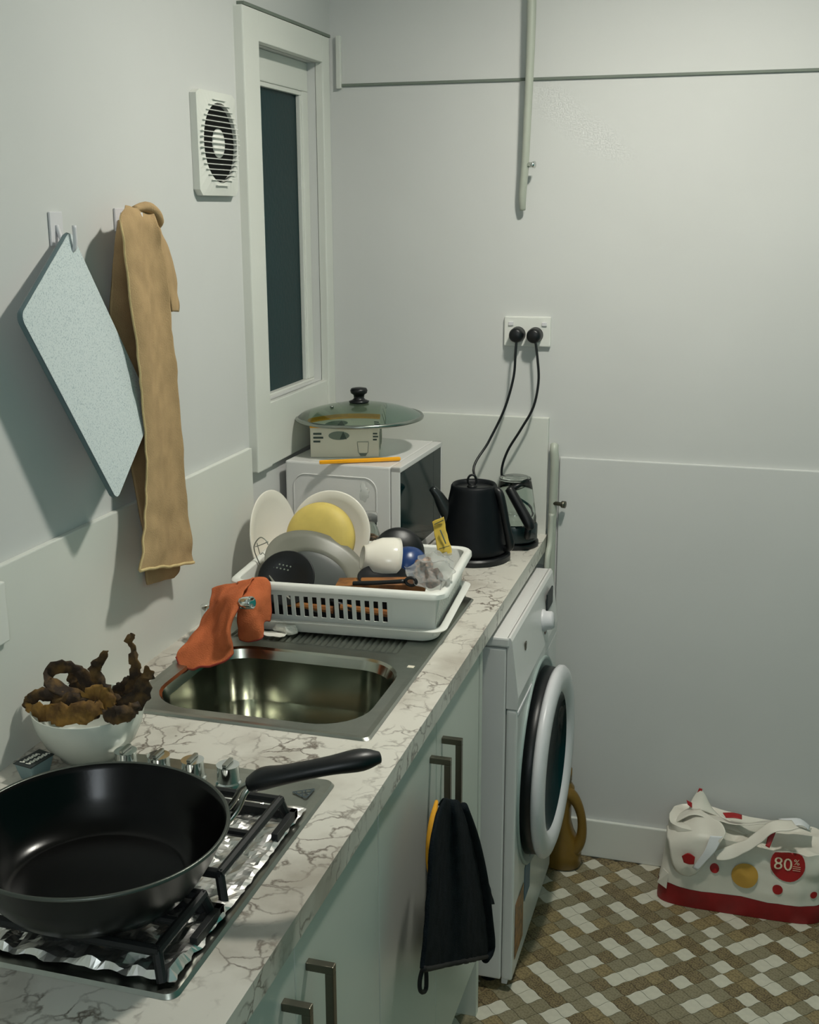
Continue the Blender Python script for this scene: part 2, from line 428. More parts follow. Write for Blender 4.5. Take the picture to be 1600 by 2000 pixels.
# ================================================================== COUNTER AND CABINETS
def rounded_rect(x0, x1, y0, y1, r, n=8):
    pts = []
    for cx_, cy_, a0 in ((x1-r,y1-r,0),(x0+r,y1-r,PI/2),(x0+r,y0+r,PI),(x1-r,y0+r,1.5*PI)):
        for k in range(n+1):
            a = a0+PI/2*k/n; pts.append((cx_+r*math.cos(a), cy_+r*math.sin(a)))
    return pts
SX0, SX1, SY0, SY1 = .058, .500, 1.575, 2.287      # sink plate
KX0, KX1, KY0, KY1 = .165, .497, .938, 1.436       # cooktop plate
wt = MB()
T0 = ZC-.036
for a, b in (((.0, -.3, T0), (W, KY0+.02, ZC)), ((.0, KY1-.02, T0), (W, SY0+.02, ZC)), ((.0, SY1-.02, T0), (W, D, ZC)),
             ((.0, KY0+.02, T0), (KX0+.02, KY1-.02, ZC)), ((KX1-.02, KY0+.02, T0), (W, KY1-.02, ZC)),
             ((.0, SY0+.02, T0), (SX0+.02, SY1-.02, ZC)), ((SX1-.02, SY0+.02, T0), (W, SY1-.02, ZC))):
    wt.box(a, b)
top = tag(wt.out('worktop', MARBLE), 'long marble patterned laminate worktop along the left wall', 'worktop')
# dark well under the cooktop opening so no light leaks
def cabinet(y0, y1, label):
    c = tag(empty('base_cabinet', (.3, (y0+y1)/2, 0)), label, 'cabinet')
    xb = W-.028
    b = MB()
    b.box((.02, y0, .10), (xb, y0+.016, T0-.001)); b.box((.02, y1-.016, .10), (xb, y1, T0-.001))
    b.box((.02, y0+.016, .10), (xb, y1-.016, .116)); b.box((.02, y0+.016, .116), (.03, y1-.016, T0-.001))
    b.out('body', CAB, c)
    MB().box((.30, y0, 0), (W-.085, y1, .099)).out('plinth', CAB, c)
    m = (y0+y1)/2
    for k, (a, e) in enumerate(((y0+.0015, m-.0012), (m+.0012, y1-.0015))):
        dr = MB().box((xb+.001, a, .135), (W-.010, e, T0-.006), .0015).out('door', CAB, c)
        hy = (e-.038) if k == 0 else (a+.038)
        hx = W-.010; h = MB(); r = .0055; zt, zb = .783, .623
        h.box((hx, hy-r, zt-2*r), (hx+.036, hy+r, zt), .001); h.box((hx, hy-r, zb), (hx+.036, hy+r, zb+2*r), .001)
        h.box((hx+.036-2*r, hy-r, zb+2*r), (hx+.036, hy+r, zt-2*r), .001)
        h.out('handle', HANDLE, dr)
    return c
cabinet(1.458, 2.110, 'white two-door base cabinet under the sink, dark towel on its handles')
cabinet(.804, 1.456, 'white two-door base cabinet under the cooktop')
cabinet(.150, .802, 'white two-door base cabinet nearest the camera, below the frame')
tag(MB().box((.02, 2.112, 0), (W-.008, 2.132, T0-.001), .001).out('end_panel', CAB), 'white upright end panel between sink cabinet and washing machine', 'panel')

# ================================================================== SINK
sk = tag(empty('kitchen_sink', (.28, 1.93, ZC)), 'stainless steel sink with single bowl and ridged drainer', 'sink')
BX0, BX1, BY0, BY1 = .090, .468, 1.608, 1.900
def ring_between(outer, inner, zo, zi):
    n = len(outer); vs = [Vector((a, b, zo)) for a, b in outer] + [Vector((a, b, zi)) for a, b in inner]
    return vs, [(i, (i+1)%n, n+(i+1)%n, n+i) for i in range(n)]
z1 = ZC+.0035
pl = MB()
o1 = rounded_rect(SX0, SX1, SY0, SY1, .012); o2 = rounded_rect(SX0+.004, SX1-.004, SY0+.004, SY1-.004, .012)
o3 = rounded_rect(SX0+.014, SX1-.014, SY0+.014, SY1-.014, .012)
pl.add(*ring_between(o1, o2, ZC+.0005, z1)); pl.add(*ring_between(o2, o3, z1, z1-.001))
# deck made of strips around bowl (fan to bowl outline), then the drainer field
deck_o = rounded_rect(SX0+.014, SX1-.014, SY0+.014, 1.928, .004); bowl_o = rounded_rect(BX0, BX1, BY0, BY1, .085)
zs = z1-.001
pl.add(*ring_between(deck_o, bowl_o, zs, zs))
lip = rounded_rect(BX0+.004, BX1-.004, BY0+.004, BY1-.004, .082)
pl.out('sink_deck', STEEL, sk)
bw = MB(); prev = bowl_o; zp = zs
for ins, zz, rr in ((.004, zs-.004, .083), (.010, zs-.02, .08), (.016, zs-.10, .08), (.022, zs-.14, .078), (.040, zs-.160, .075), (.08, zs-.166, .06)):
    cur = rounded_rect(BX0+ins, BX1-ins, BY0+ins, BY1-ins, rr); bw.add(*ring_between(prev, cur, zp, zz)); prev = cur; zp = zz
n = len(prev); bw.add([Vector((a, b, zp)) for a, b in prev], [tuple(range(n))])
me_ = bw.out('sink_bowl', STEELD, sk, smooth=True)
MB().lathe([(0,.002),(.02,.002),(.032,.004),(.036,.001),(.036,-.002)], Matrix.Translation((.28, 1.76, zs-.166)), 28).out('drain', CHROME, sk, smooth=True)
dr = MB(); x0, x1, y0, y1 = SX0+.014, SX1-.014, 1.928, SY1-.014
nx = 240; rows = []
for yy in [1.928, 1.936, 1.940, 1.945, 1.96, 2.1, 2.22, 2.232, 2.238, y1]:
    row = []
    for i in range(nx+1):
        xx = x0+(x1-x0)*i/nx; inside = 1 if (.10 < xx < .435 and 1.939 < yy < 2.234) else 0
        row.append(Vector((xx, yy, zs - (.0012 + .0032*(.5-.5*math.cos(2*PI*xx/.0118)))*inside)))
    rows.append(row)
dr.grid(rows).out('drainer', STEEL, sk, smooth=True)
MB().box((.472, 1.876, zs), (.484, 1.886, zs+.0006)).out('sticker', CARD, sk)

# tap, mostly hidden by the cloth
tp = tag(empty('sink_tap', (.075, 1.905, z1)), 'chrome sink tap poking out from under the orange cloth', 'tap')
MB().lathe([(0,0),(.024,0),(.024,.006),(.017,.012),(.015,.045),(.016,.07),(0,.076)], Matrix.Translation((.075, 1.905, z1-.001)), 24).out('tap_body', CHROME, tp, smooth=True)
tip = [Vector((.075,1.905,.945)), P(446,1172,'y',1.905), P(458,1172,'y',1.885), P(466,1176,'y',1.852), P(474,1178,'y',1.836), P(496,1177,'y',1.832)]
MB().tube(cr(tip[:5], 18), .0085, 14).out('spout', CHROME, tp, smooth=True)
MB().lathe([(.008,-.002),(.0112,-.002),(.0116,.004),(.0116,.021),(.0095,.0225),(.0085,.014),(0,.014)], frame(P(474,1178,'y',1.836), tip[5]-tip[4]), 20).out('spout_tip', CHROME, tp, smooth=True)

# ================================================================== COOKTOP
ck = tag(empty('gas_cooktop', (.27, 1.19, ZC)), 'stainless gas cooktop lined with crumpled foil', 'cooktop')
zk = ZC+.005
kp = MB(); a1 = rounded_rect(KX0, KX1, KY0, KY1, .014); a2 = rounded_rect(KX0+.003, KX1-.003, KY0+.003, KY1-.003, .013); a3 = rounded_rect(KX0+.016, KX1-.016, KY0+.016, KY1-.016, .01)
kp.add(*ring_between(a1, a2, ZC+.0005, zk)); kp.add(*ring_between(a2, a3, zk, zk-.0015))
n = len(a3); kp.add([Vector((a, b, zk-.0015)) for a, b in a3], [tuple(range(n))])
kp.out('steel_plate', STEEL, ck, auto=.5)
for kx in (.190, .243, .297, .352):
    k = MB().lathe([(0,.0),(.019,.0),(.0185,.004),(.0165,.006),(.0160,.028),(.0165,.030),(0,.0305)], Matrix.Translation((kx, 1.385, zk-.001)), 24).out('knob', CHROME, ck, auto=.6)
    MB().box((kx-.003, 1.372, zk+.0295), (kx+.003, 1.398, zk+.034), .001).out('knob_grip', STEEL, k)
# maker's mark: a small triangle with curls
lg = MB(); c0 = P(600, 1551, 'z', zk)
pts = [P(572,1547,'z',zk), P(614,1541,'z',zk), P(598,1559,'z',zk)]
for i in range(3):
    a, b = pts[i], pts[(i+1)%3]; lg.tube([a+Vector((0,0,.0003)), b+Vector((0,0,.0003))], .0011, 6, flat=.3)
ctr = (pts[0]+pts[1]+pts[2])/3
for i in range(3):
    q = pts[i]*.42+ctr*.58
    lg.tube([q + Vector((.0045*math.cos(2*PI*k/10), .0045*math.sin(2*PI*k/10), .0003)) for k in range(11)], .0009, 6, flat=.3, cap=False)
lg.out('maker_mark', NAVY, ck)
# foil
fo = MB(); rows = []; nx, ny = 56, 64; fx0, fx1, fy0, fy1 = .180, .486, .955, 1.345
for j in range(ny+1):
    row = []
    for i in range(nx+1):
        x = fx0+(fx1-fx0)*i/nx; y = fy0+(fy1-fy0)*j/ny
        e = min(i, nx-i, j, ny-j)
        if e == 0: x += .006*mnoise.noise(Vector((y*60, x*60, 3))); y += .006*mnoise.noise(Vector((x*60, y*60, 9)))
        h = abs(mnoise.noise(Vector((x*20, y*20, 1.2))))*.012 + abs(mnoise.noise(Vector((x*42, y*36, 4))))*.007
        if y < 1.09: h *= 1.5
        if e == 0: h *= .25
        row.append(Vector((x, y, zk+.0008+h)))
    rows.append(row)
o = fo.grid(rows).out('foil_lining', FOIL, ck); o['label'] = 'crumpled aluminium foil'
for bx, by in ((.332,1.208),(.332,1.018)):
    b_ = MB().lathe([(0,.030),(.024,.030),(.028,.027),(.028,.022),(.036,.020),(.038,.0),(0,.0)], Matrix.Translation((bx, by, zk+.002)), 24).out('burner', IRON, ck, auto=.6)
def grate(y0, y1):
    g = MB(); zl, zh, w = zk+.011, zk+.034, .0038
    X0, X1 = .172, .484
    g.box((X0, y1-3*w, zl-.008), (X1, y1, zl+.004), .001)
    g.box((X0, y0, zl-.010), (X0+2*w, y1, zl+.002), .001); g.box((X1-2.4*w, y1-.07, zl-.008), (X1, y1, zl+.004), .001)
    for a, b in ((.190, .466),):
        my = (y0+y1)/2; ya, yb = y0+.018, y1-.018
        loop = [Vector(q) for q in ((a,ya,zh),(b,ya,zh),(b,yb,zh),(a,yb,zh))]
        for k in range(4):
            p0, p1 = loop[k], loop[(k+1)%4]; dd = (p1-p0).normalized()
            g.tube([p0-dd*.003, p1+dd*.003], .0062, 8)
        for cx_, cy_ in ((a,ya),(b,ya),(b,yb),(a,yb)):
            g.tube([(cx_, cy_, zh), (cx_+(.008 if cx_ == b else -.008), cy_+(.008 if cy_ == yb else -.008), zl-.008)], .006, 8)
        mx_ = (a+b)/2
        for p0, p1 in (((mx_,ya),(mx_,my-.025)),((mx_,yb),(mx_,my+.025)),((a,my),(mx_-.025,my)),((b,my),(mx_+.025,my))):
            g.tube([(p0[0],p0[1],zh),(p1[0],p1[1],zh)], .0052, 8)
    return g.out('pan_support', IRON, ck)
grate(1.098, 1.318); grate(.945, 1.088)

# ================================================================== FRYING PAN
PC = Vector((.350, 1.043, 0)); ZR = 1.006; RR = .149; ZBm = zk+.0455
pan = tag(empty('frying_pan', (PC.x, PC.y, ZBm)), 'large black nonstick frying pan standing on the cooktop', 'pan')
H = ZR-ZBm
def prof_o():
    return [(0,0),(.100,0),(.108,.003),(.120,.018),(.134,.042),(.146,.070),(RR,H)]
inn = [(RR-.0030,H+.0005),(.1425,.069),(.131,.042),(.117,.020),(.105,.008),(.095,.005),(0,.004)]
tilt = Matrix.Translation((PC.x, PC.y, ZBm)) @ Matrix.Rotation(math.radians(1.5), 4, 'Y')
MB().lathe(prof_o()+[(RR-.0015, H+.0012)], tilt, 96).out('outer_shell', mat('dark_bronze_shell', (34,35,34), .3, metal=.6, var=.1, vscale=9), pan, smooth=True)
MB().lathe([(RR-.0015,H+.0012)]+inn, tilt, 96).out('nonstick_lining', BLACK, pan, smooth=True)
MB().lathe([(RR+.0012,H-.0016),(RR+.0012,H+.0006),(RR-.0012,H+.0022),(RR-.0032,H+.0006)], tilt, 96).out('rim', mat('worn_rim', (84,88,82), .35, metal=.6, var=.1), pan, smooth=True)
hr = P(452, 1562, 'z', 1.003); hd = (P(640,1500,'z',1.035)-hr)
hA = P(490, 1532, 'z', 1.020); hB = P(560,1512,'z',1.036); hC2 = P(640,1496,'z',1.045); hD = P(705,1484,'z',1.047); hE = P(742,1479,'z',1.047)
MB().tube(cr([hA, hA.lerp(hB,.35)+Vector((0,0,.003)), hB, hC2, hD, hE], 22), crs([.0135,.0175,.0150,.0145,.0175,.009], 22), 14, flat=.72).out('handle', BLACKP, pan, smooth=True)
br = MB(); side = Vector((-.6,.75,0)).normalized()
for s in (-1, 1):
    br.tube(cr([hr+side*.011*s+Vector((-.006,-.006,-.022)), hr+side*.010*s+Vector((.004,.004,-.008)), hr.lerp(hA,.6)+side*.008*s, hA+side*.004*s], 10), .0036, 8)
br.out('handle_bracket', STEEL, pan, smooth=True)
for u, v in ((411,1573), (412,1603), (427,1597)):
    q = P(u, v, 'z', .985); q2 = Vector((PC.x, PC.y, q.z)); n_ = (q2-q).normalized()
    rr_ = .1425; dr_ = (Vector((q.x, q.y, 0))-Vector((PC.x, PC.y, 0))).normalized()
    MB().lathe([(0,.0025),(.003,.0018),(.0045,0),(.0045,-.002)], frame((PC.x+dr_.x*rr_, PC.y+dr_.y*rr_, .986), -dr_), 12).out('rivet', STEEL, pan, smooth=True)

# ================================================================== BOWL OF DRIED PEELS
bc = Vector((.108, 1.425, ZC)); bw_ = empty('bowl', bc)
tag(bw_, 'pale ceramic bowl holding dried brown peels beside the sink', 'bowl')
MB().lathe([(0,.004),(.040,.004),(.042,0),(.046,0),(.048,.006),(.066,.024),(.078,.050),(.0835,.077),(.0825,.0785),(.0805,.077),(.074,.050),(.062,.027),(.045,.011),(0,.009)], Matrix.Translation(bc), 56).out('bowl_shell', CERAMB, bw_, smooth=True)
def peel(path, rad, flat, label, mt=PEEL, seed=0, up=None, n=26):
    pts = cr(path, n); rr = crs(rad, n); rg = random.Random(seed)
    m = MB(); 
    rr = [r*(1+.30*mnoise.noise(Vector((i*.9, seed, 0)))) for i, r in enumerate(rr)]
    m.tube(pts, [r*1.25 for r in rr], 14, flat=flat*.55, up=(.3,-1,.2))
    m.v = [v + Vector(mnoise.noise_vector(v*130+Vector((seed,0,0))))*.0045 + Vector(mnoise.noise_vector(v*48+Vector((seed,5,0))))*.005 for v in m.v]
    o = m.out('dried_peel', mt, None, smooth=True)
    return tag(o, label, 'dried peel', 'dried peels in the bowl')
def Q(u, v, y=1.425): return P(u, v, 'y', y)
peel([Q(258,1362),Q(266,1329),Q(265,1299),Q(262,1275),Q(255,1254),Q(261,1240)], [.010,.008,.007,.0065,.006,.003], .5, 'tallest dried peel curling upright at the right of the bowl', PEEL, 1)
peel([Q(226,1378),Q(205,1345),Q(190,1325),Q(187,1305),Q(196,1288),Q(210,1272)], [.010,.009,.0085,.008,.006,.002], .55, 'grey pointed dried peel bending up in the middle of the bowl', PEEL, 2)
peel([Q(180,1370,1.44),Q(168,1325,1.44),Q(150,1308,1.44),Q(126,1303,1.43),Q(98,1310,1.42),Q(92,1326,1.41),Q(112,1342,1.41),Q(150,1362,1.41)], [.010,.009,.008,.007,.007,.008,.010,.010], .5, 'dried peel looping over on the left of the bowl', PEEL, 3)
peel([Q(160,1372,1.41),Q(120,1366,1.40),Q(85,1356,1.395),Q(60,1368,1.39),Q(52,1384,1.39)], [.011,.009,.008,.009,.005], .6, 'dark dried peel overhanging the left rim', PEEL, 4)
peel([Q(50,1383,1.385),Q(85,1391,1.375),Q(125,1396,1.37),Q(165,1393,1.375),Q(200,1382,1.39)], [.005,.011,.012,.012,.010], .6, 'golden brown dried peel lying along the front rim', PEELY, 5)
peel([Q(288,1303),Q(289,1318),Q(283,1335),Q(272,1360,1.42),Q(245,1380,1.41),Q(212,1390,1.40)], [.004,.008,.009,.012,.012,.008], .6, 'knobbly dried peel at the right rim', PEEL, 6)
peel([Q(165,1378,1.40),Q(185,1366,1.40),Q(205,1372,1.40),Q(218,1384,1.40)], [.011,.017,.017,.011], .8, 'frayed golden peel stump in the bowl centre', PEELY, 7)
peel([Q(205,1396,1.375),Q(228,1396,1.375),Q(252,1390,1.385),Q(272,1378,1.40)], [.006,.010,.011,.006], .7, 'dark brown dried peel along the right front rim', PEEL, 11)
peel([Q(100,1376,1.40),Q(130,1380,1.395),Q(165,1384,1.39),Q(190,1388,1.385)], [.010,.015,.015,.010], .8, 'brown dried peel behind the golden one', PEEL, 12)
peel([Q(120,1378,1.44),Q(150,1350,1.45),Q(148,1325,1.45),Q(135,1318,1.45)], [.013,.012,.009,.006], .6, 'dark dried peel inside the left loop', PEEL, 8)
peel([Q(240,1384,1.44),Q(235,1355,1.45),Q(248,1338,1.45),Q(262,1332,1.45)], [.014,.013,.010,.006], .7, 'dark dried peel leaning behind the tall one', PEEL, 9)

# sauce cup behind the pan
sc = tag(empty('sauce_cup', (.065, 1.335, ZC)), 'small dipping sauce cup with lettered dark lid behind the pan', 'sauce cup')
zc2 = .906
cc = [P(28,1492,'z',zc2), P(60,1501,'z',zc2), P(104,1475,'z',zc2), P(76,1466,'z',zc2)]
cm = sum(cc, Vector())/4
cm0 = Vector((cm.x, cm.y, ZC+.001))
sb = MB(); lo = [cm0 + (q-cm)*.72 - Vector((0,0,0)) for q in cc]; lo = [Vector((q.x, q.y, ZC+.001)) for q in lo]
sb.add(lo+cc, [(3,2,1,0),(4,5,6,7)]+[(i,(i+1)%4,4+(i+1)%4,4+i) for i in range(4)])
sb.out('cup', mat('blue_grey_cup', (120,142,146), .35, var=.06), sc)
ld = MB().prism([cm+(q-cm)*1.06+Vector((0,0,.0002)) for q in cc], (0,0,.0014)).out('lid', DKGREY, sc)
e1 = cc[1]-cc[0]; e2 = cc[3]-cc[0]
sq = MB()
for ln in range(2):
    b0 = cc[0]+e1*(.30+.36*ln)+Vector((0,0,.0022)); 
    for k in range(4 + ln):
        w0 = b0 + e2*(.12+.17*k)
        sq.tube(cr([w0+e1*-.13, w0+e1*.12+e2*.03, w0+e1*-.08+e2*.09, w0+e1*.13+e2*.13], 8), .0011, 5, flat=.4)
sq.out('lettering', PAPER, ld)

# ================================================================== WASHING MACHINE
MY0, MY1, MZ1, MXF = 2.208, 2.706, .829, .611
wm = tag(empty('washing_machine', (.34, 2.457, 0)), 'white front-loading washing machine under the far end of the worktop', 'washing machine')
MB().box((.06, MY0, .030), (.586, MY1, .806), .004).out('body', ENAMEL, wm)
MB().box((.06, MY0-.001, .808), (.592, MY1, MZ1), .004).out('top_plate', ENAMEL, wm)
MB().box((.587, MY0+.001, .030), (MXF, MY1-.001, .672), .006, 3).out('front_panel', ENAMEL, wm)
cp = MB(); ys = (MY0+.001, MY1-.001)
prof = [(.587,.674),(MXF,.674),(MXF+.001,.70),(.597,.822),(.593,.829),(.587,.829)]
cp.prism([Vector((a, ys[0], b)) for a, b in prof], (0, ys[1]-ys[0], 0)); cpo = cp.out('control_panel', ENAMEL, wm)
nP = Vector((.98, 0, .11)).normalized()
def cpx(z): return MXF+.001+(z-.70)*(.597-.612)/(.122)
k = MB().lathe([(.026,0),(.026,.004),(.022,.007),(.021,.020),(.018,.024),(0,.025)], frame((cpx(.756), 2.535, .756), nP), 28).out('programme_knob', PLAST2, wm, smooth=True)
MB().box((cpx(.765), 2.575, .762), (cpx(.765)+.004, 2.650, .805), .002).out('display', DKGREY, wm)
MB().box((cpx(.772), 2.315, .765), (cpx(.772)+.003, 2.328, .782), .001).out('button', HANDLE, wm)
MB().box((cpx(.735), 2.535, .722), (cpx(.735)+.003, 2.552, .728), .001).out('indicator', mat('brown_mark', (120,84,70), .5, var=.05), wm)
MB().box((MXF-.001, MY0+.004, .66), (MXF+.0015, MY0+.16, .6685), .001).out('drawer_seam', PLAST2, wm)
DCc = Vector((MXF, 2.457, .448))
da = math.radians(1.0)
dn = Vector((math.cos(da), -math.sin(da), 0))
# gasket bowl in the machine face (dark), then door drum and ring
MB().lathe([(.236,-.001),(.238,.003),(.234,.006),(.228,.004),(.224,.001),(.20,.001)], frame(DCc, (1,0,0), (0,1,0)), 72).out('porthole_bezel', mat('grey_bezel', (150,164,160), .4, var=.04), wm, smooth=True)
dcen = DCc + Vector((.012,0,0))
dm = frame(dcen, dn, (0,1,0))
MB().lathe([(.19,-.010),(.214,-.008),(.212,.016),(.206,.022)], dm, 72).out('door_drum', BLACKP, wm, smooth=True)
MB().lathe([(.200,.017),(.213,.017),(.219,.023),(.219,.031),(.213,.038),(.198,.043),(.176,.042),(.162,.036),(.157,.026)], dm, 72).out('door_ring', PLAST2, wm, smooth=True)
MB().lathe([(.158,.030),(.150,.020),(.12,.006),(.07,-.004),(0,-.008)], dm, 60).out('door_glass', DGLASS, wm, smooth=True)
for yy in (MY0+.05, MY1-.05):
    for xx in (.11, .55):
        MB().lathe([(0,0),(.02,0),(.02,.012),(.012,.016),(.012,.032),(0,.032)], Matrix.Translation((xx, yy, 0)), 16).out('foot', BLACKP, wm)
MB().box((.587, MY0+.004, .018), (.600, MY1-.004, .032), .002).out('kick_strip', PLAST2, wm)
# energy label on the lower front
st = MB(); xs = MXF+.0008
def quad(y0, y1, z0, z1_): return [Vector((xs, y0, z0)), Vector((xs, y1, z0)), Vector((xs, y1, z1_)), Vector((xs, y0, z1_))]
MB().prism(quad(2.232, 2.325, .070, .205), (.0006,0,0)).out('energy_label', STKO, wm)
MB().prism(quad(2.336, 2.402, .150, .235), (.0006,0,0)).out('energy_label', STKB, wm)
MB().prism(quad(2.385, 2.415, .262, .292), (.0006,0,0)).out('energy_label', STKB, wm)

# ================================================================== MICROWAVE facing the room
mw = tag(empty('microwave', (.16, 2.59, ZC)), 'white microwave with dark glass door facing the room', 'microwave')
R_ = rotz(math.radians(-2.2), (.16, 2.59, 0))
ax0, ax1, ay0, ay1, az0, az1 = .026, .302, 2.428, 2.752, .888, 1.120
MB().box((ax0, ay0, az0), (ax1-.022, ay1, az1), .004).xf(R_).out('body', ENAMEL, mw)
fr_ = MB()
fx0, fx1 = ax1-.021, ax1
fr_.box((fx0, ay0, az1-.012), (fx1, ay1, az1), .002); fr_.box((fx0, ay0, az0), (fx1, ay1, az0+.020), .002)
fr_.box((fx0, ay0, az0), (fx1, ay0+.006, az1), .002); fr_.box((fx0, ay1-.008, az0), (fx1, ay1, az1), .002)
fr_.xf(R_).out('front_frame', ENAMEL, mw)
MB().box((fx0+.002, ay0+.006, az0+.020), (fx1-.001, ay1-.070, az1-.012), .001).xf(R_).out('door_glass', DGLASS, mw)
MB().box((fx0+.002, ay1-.069, az0+.020), (fx1-.0015, ay1-.008, az1-.012), .001).xf(R_).out('control_strip', DGLASS, mw)
# raised panel pressed into the side that faces the camera
rl = [(x, z) for x, z in rounded_rect(ax0+.020, ax1-.055, az0+.02, az1-.028, .03)]
MB().tube([Vector((x, ay0-.0002, z)) for x, z in rl+[rl[0]]], .0016, 6, cap=False).xf(R_).out('pressed_rib', ENAMEL, mw, smooth=True)
for x in (ax0+.03, ax1-.05):
    for y in (ay0+.04, ay1-.04):
        MB().lathe([(0,0),(.012,0),(.012,.009),(0,.009)], R_ @ Matrix.Translation((x, y, ZC)), 14).out('foot', BLACKP, mw)

# box of glasses on the microwave
zb0, zb1 = 1.1205, 1.196
A0, B0, C0 = P(607,893,'z',zb0), P(740,893,'z',zb0), P(803,860,'z',zb0)
ex = (B0-A0); wxb = ex.length; ex.normalize(); ey = Vector((-ex.y, ex.x, 0)); dyb = .212
bx = tag(empty('glassware_box', A0+ex*wxb/2+ey*dyb/2), 'white printed carton of glasses on the microwave', 'box')
bm_ = Matrix(((ex.x, ey.x, 0, A0.x), (ex.y, ey.y, 0, A0.y), (0, 0, 1, zb0), (0,0,0,1)))
hb = zb1-zb0
MB().box((0,0,0), (wxb, dyb, hb), .0012).xf(bm_).out('carton', CARD, bx)
MB().box((-.0006,-.0008,hb-.007), (wxb+.0006, .020, hb+.0006), .0004).xf(bm_).out('orange_edge', YSTICK, bx)
for k, w_ in enumerate((.019, .023, .016)): MB().box((.007, -.0008, hb-.023-.009*k), (.007+w_, .0002, hb-.0185-.009*k)).xf(bm_).out('print_line', PRINTD, bx)
for k, w_ in enumerate((.010, .012, .009)): MB().box((wxb-.013, -.0008, hb-.022-.007*k), (wxb-.013+w_, .0002, hb-.0185-.007*k)).xf(bm_).out('print_line', PRINTD, bx)
el = [(.066+.024*math.cos(2*PI*k/24), hb-.025+.010*math.sin(2*PI*k/24)) for k in range(24)]
MB().prism([Vector((x, -.0008, z)) for x, z in el], (0, .001, 0)).xf(bm_).out('print_picture', PRINT, bx)
MB().prism([Vector((.068, -.0012, hb-.033)), Vector((.084, -.0012, hb-.033)), Vector((.076, -.0012, hb-.015))], (0, .001, 0)).xf(bm_).out('print_tree', PRINTD, bx)
gl = MB(); gp = [(.108,.034),(.110,.012),(.116,.006),(.126,.006),(.132,.012),(.134,.034)]
gl.tube([Vector((x, -.0006, z)) for x, z in gp+[(.134,.036),(.108,.036),(.108,.034)]], .0011, 6, flat=.5)
gl.prism([Vector((.111,-.0008,.010)), Vector((.131,-.0008,.010)), Vector((.127,-.0008,.003)), Vector((.115,-.0008,.003))], (0,.001,0))
gl.xf(bm_).out('print_glass', PRINT, bx)
for yy in (.05, .12):
    MB().tube([Vector((wxb+.0006, yy+dy_, zz)) for dy_, zz in ((0,.05),(.003,.012),(.01,.006),(.026,.006),(.033,.012),(.036,.05))], .001, 6, flat=.5).xf(bm_).out('print_outline', PRINT, bx)
# the yellow stick
y1_, y2_ = P(624,903,'z',1.126), P(782,896,'z',1.126)
dv = (y2_-y1_).normalized()
tag(MB().tube([y1_, y1_+dv*.003, y2_-dv*.003, y2_], [.0045,.0056,.0056,.0045], 6, flat=.85).out('yellow_stick', YSTICK), 'bright yellow stick lying on the microwave', 'stick')

# glass lid on the box
lc = Vector((.148, 2.586, zb1+.0012))
ld_ = tag(empty('glass_lid', lc), 'round glass pan lid with black knob on top of the carton', 'pan lid')
lm = Matrix.Translation(lc) @ Matrix.Rotation(math.radians(-.4), 4, 'Y')
MB().lathe([(.146,.004),(.130,.012),(.10,.0215),(.06,.0295),(.02,.033),(0,.0335),(0,.037),(.02,.0365),(.06,.033),(.10,.025),(.130,.0155),(.146,.0075)], lm, 72).out('glass_dome', LIDG, ld_, smooth=True)
MB().lathe([(.1475,.0),(.151,.001),(.152,.005),(.1495,.009),(.146,.009),(.1445,.005)], lm, 72, closed=True).out('steel_rim', mat('lid_rim', (150,156,148), .25, metal=.9, var=.05), ld_, smooth=True)
MB().lathe([(0,.036),(.022,.037),(.024,.041),(.016,.044),(.012,.048),(.013,.056),(.019,.060),(.0205,.066),(.018,.071),(.008,.073),(0,.073)], lm, 32).out('knob', BLACKP, ld_, smooth=True)
hv = lm @ Vector((-.05,-.05,.0315))
MB().lathe([(.0025,0),(.0045,0),(.0045,.004),(.0025,.004)], Matrix.Translation(hv), 14, closed=True).out('steam_vent', STEEL, ld_, smooth=True)

# ================================================================== KETTLES
KC = Vector((.428, 2.580, ZC))
kt = tag(empty('black_kettle', KC), 'black conical electric kettle with loop on its lid', 'kettle')
TK = Matrix.Translation(KC)
MB().lathe([(0,0),(.084,0),(.087,.003),(.087,.012),(.083,.016),(0,.017)], TK, 48).out('power_base', BLACKP, kt, auto=.6)
MB().lathe([(0,.018),(.074,.018),(.077,.022),(.076,.034),(.071,.075),(.063,.125),(.0545,.166),(.0535,.174),(.0500,.179),(.046,.176),(.044,.170)], TK, 56).out('body', BLACKM, kt, smooth=True)
MB().lathe([(.0445,.170),(.036,.1695),(.018,.171),(0,.172)], TK, 40).out('lid', BLACKP, kt, smooth=True)
lh = TK @ Vector((-.004,-.004,.187))
MB().tube([lh + Vector((.0095*math.cos(2*PI*k/20), .003*math.cos(2*PI*k/20), .0125*math.sin(2*PI*k/20))) for k in range(21)], .0026, 8, cap=False).out('lid_loop', BLACKP, kt, smooth=True)
MB().lathe([(.0105,-.004),(.012,.0),(.010,.004),(0,.005)], TK @ Matrix.Translation((-.004,-.004,.172)), 16).out('loop_boss', BLACKP, kt, smooth=True)
